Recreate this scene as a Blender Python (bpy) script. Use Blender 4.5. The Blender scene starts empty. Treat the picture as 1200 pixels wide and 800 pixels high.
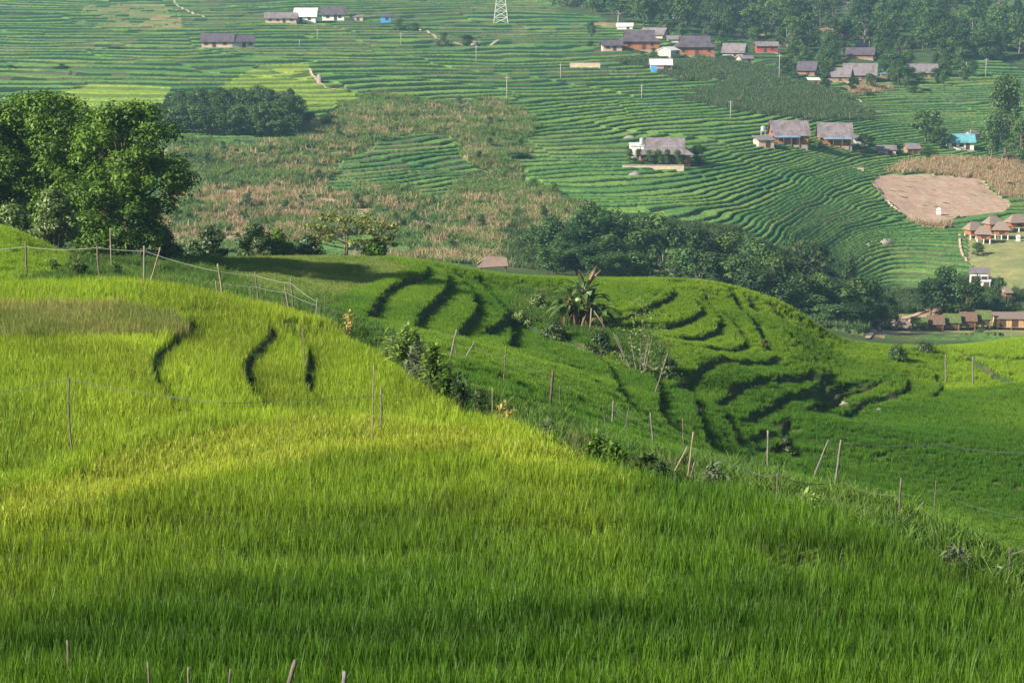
import bpy, math, random, time
import numpy as np
HAZE = True
T0 = time.time()
scene = bpy.context.scene
COL = scene.collection
RNG = np.random.default_rng(7)
random.seed(7)

# ------------------------------------------------------------------ camera
F = 2406.0                      # focal length in pixels of the 1200 px wide photograph
PITCH = math.atan(420.0 / F)
CP, SP = math.cos(PITCH), math.sin(PITCH)
CAMZ = 60.0                     # height of the eye; the terrain is worked out relative to it


def tau_of(py):                 # photograph row -> tangent of the angle below the horizon
    v = (400.0 - np.asarray(py, float)) / F
    return (SP - v * CP) / (CP + v * SP)


def px_of(x, y, z):             # world (eye at 0) -> photograph pixel
    d = y * CP - z * SP
    d = np.maximum(d, 0.5)
    u = x / d
    v = (y * SP + z * CP) / d
    return 600 + F * u, 400 - F * v


# ------------------------------------------------------------------ little numeric kit
def smooth(a, b, t):
    t = np.clip((t - a) / (b - a), 0, 1)
    return t * t * (3 - 2 * t)


def _hash(ix, iy, seed):
    n = (ix.astype(np.int64) * 374761393 + iy.astype(np.int64) * 668265263 + seed * 974634777) & 0x7fffffff
    n = ((n ^ (n >> 13)) * 1274126177) & 0x7fffffff
    return ((n ^ (n >> 16)) & 0xffff) / 65535.0


def vnoise(x, y, seed=0):
    ix = np.floor(x); iy = np.floor(y)
    fx = x - ix; fy = y - iy
    fx = fx * fx * (3 - 2 * fx); fy = fy * fy * (3 - 2 * fy)
    a = _hash(ix, iy, seed); b = _hash(ix + 1, iy, seed)
    c = _hash(ix, iy + 1, seed); d = _hash(ix + 1, iy + 1, seed)
    return (a * (1 - fx) + b * fx) * (1 - fy) + (c * (1 - fx) + d * fx) * fy


def fbm(x, y, seed=0, octs=3):
    s = 0; a = .5; t = 0
    for k in range(octs):
        s = s + a * vnoise(x * 2 ** k, y * 2 ** k, seed + k); t += a; a *= .5
    return s / t


def pchip(xk, yk, x):
    xk = np.asarray(xk, float); yk = np.asarray(yk, float)
    h = np.diff(xk); dl = np.diff(yk) / h
    m = np.zeros_like(yk)
    m[0] = dl[0]; m[-1] = dl[-1]
    for i in range(1, len(xk) - 1):
        if dl[i - 1] * dl[i] > 0:
            w1 = 2 * h[i] + h[i - 1]; w2 = h[i] + 2 * h[i - 1]
            m[i] = (w1 + w2) / (w1 / dl[i - 1] + w2 / dl[i])
    x = np.clip(x, xk[0], xk[-1])
    i = np.clip(np.searchsorted(xk, x) - 1, 0, len(xk) - 2)
    t = (x - xk[i]) / h[i]
    return ((2 * t ** 3 - 3 * t ** 2 + 1) * yk[i] + (t ** 3 - 2 * t ** 2 + t) * h[i] * m[i]
            + (-2 * t ** 3 + 3 * t ** 2) * yk[i + 1] + (t ** 3 - t ** 2) * h[i] * m[i + 1])


# ------------------------------------------------------------------ terrain: a loft of surveyed profiles
FGC = [(-150, 322, 78), (0, 322, 78), (100, 321, 80), (200, 328, 80), (300, 345, 78), (370, 362, 75), (430, 385, 70), (490, 422, 60),
       (540, 455, 54), (600, 476, 49), (640, 490, 47), (700, 522, 43), (750, 538, 41), (800, 552, 40), (850, 554, 40),
       (900, 568, 38), (1000, 594, 36), (1100, 630, 33), (1200, 680, 30), (1350, 730, 27)]
MID = {
    0: [(84, 318), (88, 305), (92, 292), (95, 282), (98, 272), (102, 262), (150, 285)],
    110: [(86, 325), (90, 322), (95, 316), (100, 310), (104, 305), (110, 300), (150, 300)],
    200: [(88, 332), (94, 330), (100, 325), (108, 316), (114, 309), (120, 303), (160, 305)],
    300: [(85, 350), (92, 347), (100, 338), (110, 325), (122, 310), (132, 298), (170, 305)],
    400: [(80, 374), (87, 370), (95, 360), (108, 342), (124, 320), (140, 297), (180, 310)],
    500: [(66, 424), (75, 414), (88, 395), (102, 365), (120, 332), (138, 303), (180, 318)],
    600: [(56, 470), (68, 454), (86, 425), (104, 392), (122, 355), (140, 320), (185, 335)],
    700: [(50, 512), (62, 498), (84, 470), (104, 425), (124, 375), (145, 324), (190, 345)],
    800: [(48, 540), (58, 532), (88, 512), (106, 450), (124, 390), (145, 325), (195, 350)],
    900: [(46, 558), (56, 552), (92, 556), (110, 470), (126, 402), (142, 345), (200, 370)],
    1000: [(45, 582), (55, 576), (95, 582), (112, 495), (128, 437), (142, 398), (210, 408)],
    1100: [(42, 616), (52, 610), (96, 608), (115, 505), (132, 440), (150, 404), (220, 416)],
    1200: [(40, 662), (50, 655), (92, 650), (116, 515), (134, 442), (152, 394), (220, 412)],
}
FAR = {
    0: [(300, 260), (370, 205), (420, 163), (480, 122), (550, 85), (630, 50), (720, 22), (850, -12), (1000, -45), (1400, -120)],
    240: [(300, 297), (340, 260), (380, 212), (430, 158), (500, 110), (600, 62), (720, 22), (850, -10), (1000, -45), (1400, -120)],
    420: [(300, 303), (342, 266), (385, 215), (435, 162), (505, 113), (605, 64), (720, 25), (850, -10), (1000, -45), (1400, -120)],
    600: [(300, 310), (345, 270), (390, 222), (445, 168), (520, 117), (615, 66), (720, 30), (850, -8), (1000, -42), (1400, -120)],
    750: [(300, 332), (345, 270), (388, 226), (440, 181), (520, 126), (620, 70), (720, 30), (850, -5), (1000, -40), (1400, -120)],
    900: [(295, 366), (325, 320), (368, 264), (430, 208), (515, 141), (630, 82), (735, 45), (860, 8), (1000, -35), (1400, -120)],
    1050: [(290, 395), (330, 388), (378, 333), (435, 250), (515, 174), (635, 95), (745, 45), (860, 5), (1000, -35), (1400, -120)],
    1200: [(290, 398), (335, 391), (380, 320), (435, 262), (515, 190), (640, 95), (745, 45), (860, 5), (1000, -35), (1400, -120)],
}
fgc = np.array(FGC, float)


def crest(px):
    return pchip(fgc[:, 0], fgc[:, 1], px), pchip(fgc[:, 0], fgc[:, 2], px)


def table(tab, px):             # -> (n, knots, 2)
    ks = sorted(tab)
    arr = np.array([tab[k] for k in ks], float)
    out = np.zeros((len(px), arr.shape[1], 2))
    for j in range(arr.shape[1]):
        for c in range(2):
            v = arr[:, j, c]
            if c == 0:
                out[:, j, c] = np.exp(pchip(ks, np.log(v), px))
            else:
                out[:, j, c] = pchip(ks, v, px)
    return out


GPX = np.linspace(-60, 1260, 441)          # profile positions
cpy, cY = crest(GPX)
knY = [np.full_like(GPX, 14.0), np.full_like(GPX, 20.0)]
knP = [np.full_like(GPX, 905.0), np.full_like(GPX, 800.0)]
for f in (.25, .5, .75, .9):
    knY.append(20 * (cY / 20) ** f)
    g = f * (1 + .15 * (1 - f))
    knP.append(800 + (cpy - 800) * g)
knY.append(cY); knP.append(cpy)
tm = table(MID, GPX); tf = table(FAR, GPX)
for t in (tm, tf):
    for j in range(t.shape[1]):
        knY.append(t[:, j, 0]); knP.append(t[:, j, 1])
knY = np.array(knY); knP = np.array(knP)    # knots x columns
LY0, LY1, NLY = math.log(14.0), math.log(1400.0), 900
GLY = np.linspace(LY0, LY1, NLY)
TAU = np.zeros((len(GPX), NLY))
for i in range(len(GPX)):
    TAU[i] = pchip(np.log(knY[:, i]), tau_of(knP[:, i]), GLY)


def blur(a, n, axis):
    k = np.ones(2 * n + 1) / (2 * n + 1)
    pad = [(0, 0), (0, 0)]; pad[axis] = (n, n)
    b = np.pad(a, pad, mode='edge')
    return np.apply_along_axis(lambda r: np.convolve(r, k, 'valid'), axis, b)


TAU = blur(TAU, 4, 0)
TAU = blur(TAU, 3, 1)
# resample from photograph column to the true ground direction x / Y
GU = np.linspace(-.262, .262, 441)
TAU2 = np.zeros((len(GU), NLY))
for k in range(NLY):
    tcol = np.full(len(GU), TAU[220, k])
    for it in range(4):
        p = 600 + F * GU / (CP + tcol * SP) * 1.0
        # depth along the axis for unit Y is CP + tau*SP
        tcol = np.interp(p, GPX, TAU[:, k])
    TAU2[:, k] = tcol


def bilin(tab, u, ly):
    fu = np.clip((u - GU[0]) / (GU[1] - GU[0]), 0, len(GU) - 1.001)
    fl = np.clip((ly - LY0) / (GLY[1] - GLY[0]), 0, NLY - 1.001)
    iu = fu.astype(int); il = fl.astype(int)
    a = fu - iu; b = fl - il
    return ((tab[iu, il] * (1 - a) + tab[iu + 1, il] * a) * (1 - b)
            + (tab[iu, il + 1] * (1 - a) + tab[iu + 1, il + 1] * a) * b)


def base_z(x, y):
    yy = np.clip(y, 14.0, 1400.0)
    return -bilin(TAU2, x / yy, np.log(yy)) * yy


def hit(px, py, ymin=0.0, ymax=1400.0):
    """first point of the bare terrain on the line of sight, farther than ymin -> x, y"""
    v = (400 - py) / F
    ys = np.exp(np.linspace(math.log(max(14.0, ymin)), math.log(ymax), 3000))
    dy = CP + v * SP
    xs = (px - 600) / F / dy * ys
    zr = -float(tau_of(py)) * ys
    g = base_z(xs, ys) - zr
    k = np.nonzero(g >= 0)[0]
    if len(k) == 0:
        i = int(np.argmax(g))
    else:
        i = int(k[0])
    return float(xs[i]), float(ys[i])


def catmull(pts, n=6):
    P = [pts[0]] + list(pts) + [pts[-1]]
    out = []
    for i in range(1, len(P) - 2):
        p0, p1, p2, p3 = (np.array(P[i + k], float) for k in (-1, 0, 1, 2))
        for t in np.linspace(0, 1, n, endpoint=False):
            out.append(.5 * ((2 * p1) + (-p0 + p2) * t + (2 * p0 - 5 * p1 + 4 * p2 - p3) * t * t + (-p0 + 3 * p1 - 3 * p2 + p3) * t ** 3))
    out.append(np.array(pts[-1], float))
    return np.array(out)


# ------------------------------------------------------------------ terrace steps drawn where the photo has them
# every line runs so that the lower ground lies on its right-hand side; (points, step height, reach, nearest Y)
def cfar(px):
    return float(pchip(fgc[:, 0], fgc[:, 2], np.array([px]))[0])


STEPS = []


def step(pts, h, W, mid=False):
    w = []
    for (a, b) in pts:
        x, y = hit(a, b - (3 if mid else 11), cfar(a) * 1.12 if mid else 0.0, 230.0)
        w.append((x, y))
    c_ = catmull(w)
    for _ in range(3):
        c_[1:-1] = .25 * c_[:-2] + .5 * c_[1:-1] + .25 * c_[2:]
    STEPS.append((c_, h, W))


# foreground field
step([(330, 494), (270, 487), (222, 474), (194, 456), (181, 440), (177, 428), (183, 412), (205, 395), (219, 383), (222, 374), (205, 366), (150, 362)], .26, 7)
step([(430, 486), (370, 480), (326, 468), (300, 451), (288, 437), (286, 425), (288, 413), (305, 396), (316, 386), (316, 376), (303, 370)], .30, 7)
step([(520, 493), (450, 481), (402, 468), (374, 453), (361, 440), (357, 430), (357, 420), (362, 405), (352, 390), (338, 377), (325, 369)], .32, 7)
step([(690, 505), (640, 494), (520, 478), (400, 464), (250, 478), (150, 502), (60, 530), (-20, 552)], .28, 4)
step([(790, 556), (720, 543), (640, 524), (540, 512), (460, 511), (380, 517), (300, 532), (150, 563), (0, 595), (-40, 604)], .30, 4)
step([(640, 500), (500, 492), (380, 492), (250, 520), (120, 556), (0, 583)], .16, 2.5)
step([(1160, 760), (1075, 736), (1020, 720), (960, 688), (900, 650), (850, 618)], .40, 5)
step([(560, 662), (450, 654), (330, 655), (200, 664), (90, 690), (-20, 716)], .25, 3)
step([(900, 640), (780, 600), (660, 576), (520, 575), (380, 590)], .22, 3)
step([(1000, 742), (860, 700), (720, 668), (600, 655)], .22, 3)
# spur with the S-shaped terraces
for pts, h in [
    ([(424, 372), (432, 362), (438, 354), (447, 340), (470, 328), (490, 321), (498, 313), (488, 303), (470, 299)], 1.0),
    ([(478, 378), (486, 366), (489, 360), (497, 351), (513, 338), (522, 325), (520, 311), (508, 303)], 1.05),
    ([(532, 380), (538, 370), (546, 361), (556, 350), (555, 336), (546, 321), (530, 307)], 1.05),
    ([(586, 392), (592, 383), (598, 370), (594, 352), (584, 338), (570, 325), (556, 312)], 1.1),
    ([(560, 372), (600, 346), (622, 358), (640, 368), (668, 379), (692, 391), (712, 402)], 1.2),
    # slope terraces falling to the right
    ([(690, 458), (660, 440), (630, 418), (604, 398), (580, 384)], .7),
    ([(735, 478), (706, 450), (676, 420), (650, 396), (628, 376)], .7),
    ([(752, 482), (735, 463), (722, 443), (716, 424), (706, 408), (690, 394)], .9),
    ([(796, 502), (780, 482), (769, 466), (772, 448), (767, 430), (756, 414)], 1.0),
    ([(836, 520), (825, 500), (820, 483), (815, 468), (813, 450), (803, 434), (788, 422)], 1.0),
    ([(880, 516), (868, 506), (860, 494), (854, 477), (846, 463), (830, 448)], .85),
    ([(640, 470), (610, 448), (580, 428), (545, 408), (515, 392)], .5),
    # right spur, risers turned to the camera
    ([(690, 372), (707, 366), (740, 360), (770, 351), (786, 343), (784, 335), (768, 328)], .9),
    ([(760, 376), (785, 372), (807, 366), (820, 358), (816, 348), (803, 338), (788, 330)], .9),
    ([(768, 390), (807, 386), (832, 379), (842, 369), (838, 357), (826, 344), (810, 332)], .9),
    ([(800, 402), (830, 399), (857, 396), (870, 390), (866, 375), (855, 357), (837, 342), (820, 332)], .9),
    ([(935, 446), (955, 438), (967, 428), (962, 418), (928, 411), (903, 397), (892, 379), (882, 358), (866, 343), (848, 331)], .95),
    ([(1050, 434), (1020, 428), (991, 422), (965, 410), (944, 394), (914, 367), (890, 350), (872, 338)], .95),
    ([(1062, 436), (1040, 421), (1008, 412), (980, 400), (955, 383), (930, 366), (900, 348)], .9),
    ([(780, 436), (800, 431), (820, 422), (850, 415), (890, 410), (912, 404)], 1.0),
    ([(830, 450), (848, 444), (862, 440), (900, 433), (925, 427), (950, 424)], .9),
    ([(860, 472), (880, 463), (900, 457), (925, 450), (957, 442), (990, 437), (1020, 436)], 1.0),
    ([(943, 470), (948, 463), (955, 455), (967, 448), (985, 443), (1010, 440), (1036, 437)], .7),
    ([(978, 472), (984, 465), (990, 457), (1003, 452), (1020, 449), (1044, 447), (1060, 446), (1058, 434), (1040, 420)], 1.1),
    ([(875, 494), (888, 488), (900, 485), (916, 478), (922, 468)], .8),
    ([(885, 508), (902, 503), (914, 499), (921, 490), (919, 478)], .8),
    ([(938, 536), (932, 522), (924, 505), (915, 492)], .8),
    ([(1088, 458), (1097, 450), (1101, 441), (1094, 430), (1080, 422)], .6),
    ([(1140, 415), (1156, 424), (1172, 434), (1205, 443)], 1.0),
    ([(1100, 404), (1130, 412), (1150, 416), (1210, 420)], .4),
]:
    step(pts, h * (.46 if min(p[0] for p in pts) < 800 and max(p[1] for p in pts) < 400 else .36), 6.4 if pts[-1] in ((848, 331), (872, 338), (900, 348)) else 6.5, True)


def poly_dist(x, y, line):
    """signed distance (positive on the right of the line) and position 0..1 along it"""
    best = np.full(x.shape, 1e9); sgn = np.ones(x.shape); par = np.zeros(x.shape)
    seg = np.hypot(*(line[1:] - line[:-1]).T); cum = np.concatenate([[0], np.cumsum(seg)]); tot = cum[-1]
    for i in range(len(line) - 1):
        ax, ay = line[i]; bx, by = line[i + 1]
        dx, dy = bx - ax, by - ay
        L2 = dx * dx + dy * dy + 1e-12
        t = np.clip(((x - ax) * dx + (y - ay) * dy) / L2, 0, 1)
        ex = x - ax - t * dx; ey = y - ay - t * dy
        d = ex * ex + ey * ey
        m = d < best
        best = np.where(m, d, best)
        sgn = np.where(m, np.where(dx * ey - dy * ex > 0, -1.0, 1.0), sgn)
        par = np.where(m, (cum[i] + t * seg[i]) / tot, par)
    return np.sqrt(best) * sgn, par


def steps_z(x, y):
    dz = np.zeros(x.shape); rise = np.zeros(x.shape)
    for line, h, W in STEPS:
        R = W * 2.2
        lo = line.min(0) - R; hi = line.max(0) + R
        m = np.nonzero((x > lo[0]) & (x < hi[0]) & (y > lo[1]) & (y < hi[1]))[0]
        if len(m) == 0:
            continue
        d, p = poly_dist(x[m], y[m], line)
        fade = smooth(0, .07, p) * smooth(1, .93, p)
        k = .20 if (h > .35 or W == 7 or 6 < W < 7) else .5
        down = -h * np.exp(-np.maximum(d, 0) / W) * smooth(0, k, d) * smooth(R, R * .7, d)
        dz[m] += down * fade
        far_ = .20 if W == 6.4 else .05 if line[:, 1].min() > 62 else 0.0
        rise[m] = np.maximum(rise[m], (np.sqrt(fade) if far_ else fade) * smooth(-.06 - far_, .02 - far_, d) * smooth(k + (.24 if far_ else .10) + far_, k + (.10 if far_ else -.02) + far_, d) * (min(1, h / .30) if far_ else (1.0 if W == 7 else .15)))
    return dz, rise


# ------------------------------------------------------------------ what grows where
def inside(px, py, poly):
    c = np.zeros(px.shape, bool)
    n = len(poly)
    for i in range(n):
        x1, y1 = poly[i]; x2, y2 = poly[(i + 1) % n]
        if y1 == y2:
            continue
        m = ((y1 > py) != (y2 > py)) & (px < (x2 - x1) * (py - y1) / (y2 - y1) + x1)
        c ^= m
    return c


P_SCRUB = [(185, 300), (190, 225), (200, 170), (260, 168), (330, 165), (365, 140), (400, 120), (470, 118), (600, 122), (628, 150), (604, 190), (612, 214),
           (650, 218), (690, 248), (660, 300), (640, 330), (440, 330)]
P_PATCH = [(392, 222), (398, 195), (440, 176), (462, 156), (528, 154), (540, 172), (556, 206), (520, 236), (470, 226), (430, 226)]
P_PATCH2 = [(330, 290), (360, 276), (420, 274), (480, 286), (490, 300), (340, 305)]
P_BARE = [(1020, 218), (1032, 207), (1080, 206), (1148, 208), (1160, 224), (1188, 240), (1180, 250), (1120, 256), (1100, 266), (1072, 258), (1040, 236)]
P_DRYCORN = [[(1040, 206), (1052, 190), (1120, 186), (1210, 190), (1210, 240), (1190, 236), (1160, 222), (1148, 207), (1080, 205)],
             [(1072, 256), (1100, 252), (1108, 262), (1092, 268)], [(985, 104), (1000, 96), (1040, 98), (1040, 106), (1000, 112)]]
P_CORN = [(735, 66), (790, 72), (850, 70), (900, 84), (960, 104), (1012, 128), (1010, 143), (950, 142), (880, 138), (830, 122), (800, 108), (880, 98), (800, 88), (740, 76)]
P_LAWN = [(1128, 278), (1140, 268), (1215, 262), (1215, 350), (1165, 345), (1140, 312)]
P_WOODS = [(600, -140), (612, -6), (640, 4), (690, 24), (735, 32), (850, 46), (910, 62), (960, 76), (1075, 86), (1130, 72), (1215, 84), (1215, -140)]
P_WOODGAP = [(1080, -20), (1120, -4), (1200, 30), (1215, 36), (1215, -30)]
P_YELLOW = [(235, 116), (275, 92), (305, 78), (360, 74), (372, 98), (425, 112), (405, 126), (330, 128)]
P_YELLOW2 = [(20, 118), (120, 98), (200, 104), (190, 125), (100, 130)]
P_SANDY = [(1010, 385), (1040, 374), (1070, 368), (1096, 356), (1110, 366), (1070, 384), (1040, 396), (1014, 400)]
P_VALLEY = [(590, 250), (640, 300), (690, 255), (780, 262), (860, 270), (930, 290), (990, 345), (1090, 345), (1140, 320), (1165, 340), (1215, 345), (1215, 392), (1000, 405), (880, 350), (700, 335), (590, 330)]
P_BANANA = [(592, 340), (610, 322), (660, 330), (712, 350), (760, 380), (790, 412), (790, 428), (750, 418), (704, 390), (650, 366)]
P_PLATEAU = [(255, 318), (330, 299), (420, 294), (470, 300), (478, 314), (440, 328), (396, 345), (330, 345), (270, 340)]
P_HILLRICE = [(-60, 250), (0, 258), (70, 266), (84, 280), (80, 300), (62, 318), (-60, 326)]

FG, STRIP, MIDR, DIP, FARR = 0, 1, 2, 3, 4
SOIL, RICE, WILD, SHORT, SCRUB, CORN, DRYCORN, BARE, LAWN, WOODS, SAND = range(11)


def region(px, y):
    _, c = crest(np.clip(px, -150, 1350))
    pxc = np.clip(px, -60, 1260)
    k3 = np.interp(pxc, GPX, tm[:, 2, 0]); k6 = np.interp(pxc, GPX, tm[:, 5, 0]); f0 = np.interp(pxc, GPX, tf[:, 0, 0])
    r = np.full(px.shape, FARR)
    r[y < f0 * .97] = DIP
    r[y < k6 * 1.03] = MIDR
    r[y < k3 * .99] = STRIP
    r[y < c * 1.015] = FG
    return r


QZ = np.linspace(-90, 120, 2101)                      # terrace heights grow up the slope
QQ = np.cumsum(.1 / ((.40 + .34 * smooth(-36, -22, QZ)) * (.72 + .62 * vnoise(QZ * .9, QZ * 0, 303))))


def far_step(x, y, z):
    """natural terraces of the opposite hillside: returns the terrace phase"""
    w = (fbm(x / 70, y / 60, 11, 2) - .5) * 2.2 + (vnoise(x / 16, y / 12, 5) - .5) * .45 + (vnoise(x / 5, y / 5, 6) - .5) * .1
    cell = np.floor(x / 46 + 2.2 * fbm(x / 60, y / 40, 401, 2) + .012 * y)
    w = w + (_hash(cell, cell * 0 + 3, 402) - .5) * .5
    return z + w


def scrubgreen(px, py):        # where the slope is green scrub more than dry maize
    return np.clip(1.1 - np.exp(-((px - 290) / 120) ** 2 - ((py - 245) / 40) ** 2) * 1.2 - np.exp(-((px - 560) / 120) ** 2 - ((py - 285) / 30) ** 2) * 1.1, 0, 1)


def terrain(x, y, want_cover=True):
    """height, cover class, colour, riser weight, crop height for arrays of ground points"""
    z0 = base_z(x, y)
    px, py = px_of(x, y, z0)
    reg = region(px, y)
    dz, rise = steps_z(x, y)
    z = z0 + dz
    _, cc_ = crest(np.clip(px, -150, 1350))
    k6_ = np.interp(np.clip(px, -60, 1260), GPX, tm[:, 5, 0])
    z = z - (.44 - .16 * smooth(1.02, 1.12, y / cc_) + .0 * smooth(1.3, 1.6, y / cc_)) * smooth(1.35, 1.1, y / k6_)
    n1 = fbm(x / 6, y / 6, 3, 3) - .5
    z = z + np.where(reg <= MIDR, n1 * np.where(reg == MIDR, .07, .16), 0)
    z = z + np.where(reg == FG, .055 * np.sin(6.283 * (z0 / .34 + 1.6 * fbm(x / 14, y / 14, 203, 2))) * smooth(52, 40, y), 0)
    z = z + np.where((reg == MIDR) & (px > 930) & (py > 455), (fbm(x / 9, y / 14, 31, 2) - .5) * 1.5, 0)
    z = z + np.where(reg == STRIP, (fbm(x / 2.3, y / 2.3, 41, 2) - .5) * .5, 0)
    cls = np.full(x.shape, RICE)
    # near
    near = reg <= MIDR
    cls[reg == STRIP] = WILD
    edge_ = np.interp(py, [285, 298, 304, 310, 318, 326, 335, 345, 362], [430, 445, 470, 479, 471, 448, 422, 398, 383])
    m = (reg >= STRIP) & (reg <= MIDR) & (px < edge_)
    cls[m] = WILD
    cls[m & (px > 262) & (py < np.interp(px, [262, 290, 340, 400, 440], [316, 334, 345, 345, 335])) ] = SHORT
    cls[(reg >= STRIP) & (reg <= MIDR) & inside(px, py, P_HILLRICE)] = RICE
    cls[(reg == FG) & inside(px, py, [(-60, 352), (60, 350), (150, 352), (205, 366), (212, 378), (180, 384), (60, 386), (-60, 388)])] = SHORT
    cls[(reg == MIDR) & inside(px, py, P_BANANA)] = WILD
    cls[(reg == STRIP) & (px > 385) & (py < crest(px)[0] - np.interp(px, [380, 430, 540, 700, 900, 1200], [4, 14, 16, 22, 14, 14]))] = RICE
    cls[reg == DIP] = WILD
    # far
    fr = reg == FARR
    wx_ = fbm(x / 16, y / 12, 211, 3) - .5; wy_ = fbm(x / 16, y / 12, 219, 3) - .5
    qx, qy = px, py
    px = px + np.where(fr, wx_ * 46, 0); py = py + np.where(fr, wy_ * 20, 0)
    scr = inside(px, py, P_SCRUB); pat = inside(px, py, P_PATCH) | inside(px, py, P_PATCH2)
    cls[fr & scr & ~pat] = SCRUB
    cls[fr & inside(px, py, P_CORN)] = CORN
    for p in P_DRYCORN:
        cls[fr & inside(px, py, p)] = DRYCORN
    bx_, by_ = qx + wx_ * 14, qy + wy_ * 8
    cls[fr & inside(bx_, by_, P_LAWN)] = LAWN
    cls[fr & inside(bx_, by_, P_BARE)] = BARE
    cls[fr & inside(px, py, P_WOODS)] = WOODS
    cls[fr & inside(px, py, P_WOODGAP)] = RICE
    cls[fr & inside(px, py, P_VALLEY)] = WILD
    cls[fr & (qx > 1030) & (qy > 366) & (y > 300)] = LAWN
    cls[fr & inside(bx_, by_, P_SANDY)] = SAND
    px, py = qx, qy
    # terraces of the far hill
    H = np.where(px > 820, .62, .5) * np.where(y > 560, 1.15, 1.0)
    zz = far_step(x, y, z0)
    q = np.interp(zz, QZ, QQ); fl = np.floor(q); fr_ = q - fl
    ra_ = .80 - .16 * smooth(470, 620, y)
    ter = fr & ((cls == RICE) | (cls == CORN))
    tread = np.interp(fl + smooth(ra_, .98, fr_), QQ, QZ) - zz + z0
    cover = smooth(.0, .05, fr_) * smooth(ra_ + .04, ra_ - .02, fr_)
    z = np.where(ter, tread, z)
    soft = fr & ~ter
    z = z + np.where(soft & ((cls == SCRUB) | (cls == WOODS) | (cls == WILD)), (fbm(x / 14, y / 14, 17, 4) - .5) * 3.0, 0)
    crop = np.where(ter & (cls == RICE), .42 * cover * (.8 + .4 * _hash(np.floor(x / .7), np.floor(y / .7), 3)), 0.0)
    rise = np.where(ter, 1 - cover, rise)
    if not want_cover:
        return z + crop
    # ---- colours of soil, straw and leaves themselves
    c = np.zeros(x.shape + (3,))
    n2 = fbm(x / 3, y / 3, 23, 3); n3 = fbm(x / 25, y / 18, 29, 3)

    def put(m, a, b=None, t=None):
        a = np.array(a)
        if b is None:
            c[m] = a
        else:
            tt = np.clip(t[m], 0, 1)[:, None]
            c[m] = a * (1 - tt) + np.array(b) * tt
    t2 = np.clip((n2 - .25) * 2, 0, 1)
    put(near, (.045, .075, .016), (.07, .10, .02), t2)
    put(near & (cls == SHORT), (.12, .15, .04), (.20, .19, .075), np.clip((n2 - .3) * 2.4, 0, 1))
    put(near & (cls == SHORT) & inside(px, py, [(298, 311), (345, 307), (384, 311), (345, 317), (300, 317)]), (.30, .20, .13))
    put(near & (cls == WILD), (.04, .075, .018), (.08, .11, .03), t2)
    # far rice, parcel by parcel
    par = _hash(fl, np.floor((x + 40 * _hash(fl, fl * 0, 2)) / (14 + 20 * _hash(fl, fl * 0, 8))), 77)
    tt = np.clip(.55 * n3 + .45 * par, 0, 1)
    rf = fr & (cls == RICE)
    put(rf, (.052, .138, .036), (.135, .225, .046), (tt - .28) * 1.7)
    yel = rf & (inside(px, py, P_YELLOW) | inside(px, py, P_YELLOW2))
    put(yel, (.17, .245, .035), (.20, .265, .04), par)
    # risers: grass, some with straw and bare soil
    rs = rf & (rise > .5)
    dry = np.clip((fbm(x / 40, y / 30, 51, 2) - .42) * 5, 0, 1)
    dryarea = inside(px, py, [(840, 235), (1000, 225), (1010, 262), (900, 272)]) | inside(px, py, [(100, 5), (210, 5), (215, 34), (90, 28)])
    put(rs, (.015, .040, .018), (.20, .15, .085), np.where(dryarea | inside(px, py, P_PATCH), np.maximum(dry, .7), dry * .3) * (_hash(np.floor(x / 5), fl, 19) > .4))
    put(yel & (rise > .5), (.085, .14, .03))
    put(fr & (cls == CORN), (.03, .07, .03), (.05, .09, .035), t2)
    put(fr & (cls == SCRUB), (.15, .15, .06), (.40, .27, .19), np.clip((.5 * n3 + .5 * n2 - .33) * 4, 0, 1))
    greenbit = fr & (cls == SCRUB) & (fbm(x / 18, y / 12, 61, 3) > .54 - .18 * scrubgreen(px, py))
    put(greenbit, (.065, .13, .035), (.13, .19, .05), t2)
    put(fr & (cls == DRYCORN), (.30, .22, .11), (.22, .18, .08), t2)
    put(fr & (cls == BARE), (.27, .185, .135), (.42, .295, .215), np.clip(.5 * n2 + .5 * vnoise(x / 1.1, y / 5, 77) + .4 * (n3 - .5), 0, 1))
    put(fr & (cls == BARE) & (fbm(x / 3, y / 2.4, 507, 3) > .76), (.13, .14, .06))
    put(fr & (cls == LAWN), (.17, .19, .075), (.24, .23, .10), t2)
    put(fr & (cls == WOODS), (.03, .055, .022), (.06, .085, .03), t2)
    put(fr & (cls == WOODS) & (fbm(x / 30, y / 30, 71, 2) > .78), (.22, .15, .09))
    put(fr & (cls == WILD), (.04, .08, .025), (.10, .12, .04), t2)
    put(fr & (cls == SAND), (.42, .29, .18), (.36, .25, .15), t2)
    put(reg == DIP, (.04, .08, .025), (.09, .11, .04), t2)
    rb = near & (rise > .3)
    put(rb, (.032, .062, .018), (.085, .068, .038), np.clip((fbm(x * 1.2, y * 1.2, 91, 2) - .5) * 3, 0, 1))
    return z + crop, cls, c, rise, reg, px, py


# ------------------------------------------------------------------ materials
def mat_new(name):
    m = bpy.data.materials.new(name); m.use_nodes = True
    nt = m.node_tree; nt.nodes.clear()
    return m, nt, nt.nodes, nt.links


def N(nodes, t, **kw):
    n = nodes.new(t)
    for k, v in kw.items():
        setattr(n, k, v)
    return n


def mix_rgb(nodes, links, fac, a, b, mode='MIX'):
    n = N(nodes, 'ShaderNodeMix', data_type='RGBA', blend_type=mode)
    for s, v in ((n.inputs[0], fac), (n.inputs[6], a), (n.inputs[7], b)):
        if isinstance(v, (int, float)):
            s.default_value = v
        elif isinstance(v, tuple):
            s.default_value = (*v, 1)
        else:
            links.new(v, s)
    return n.outputs[2]


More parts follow.
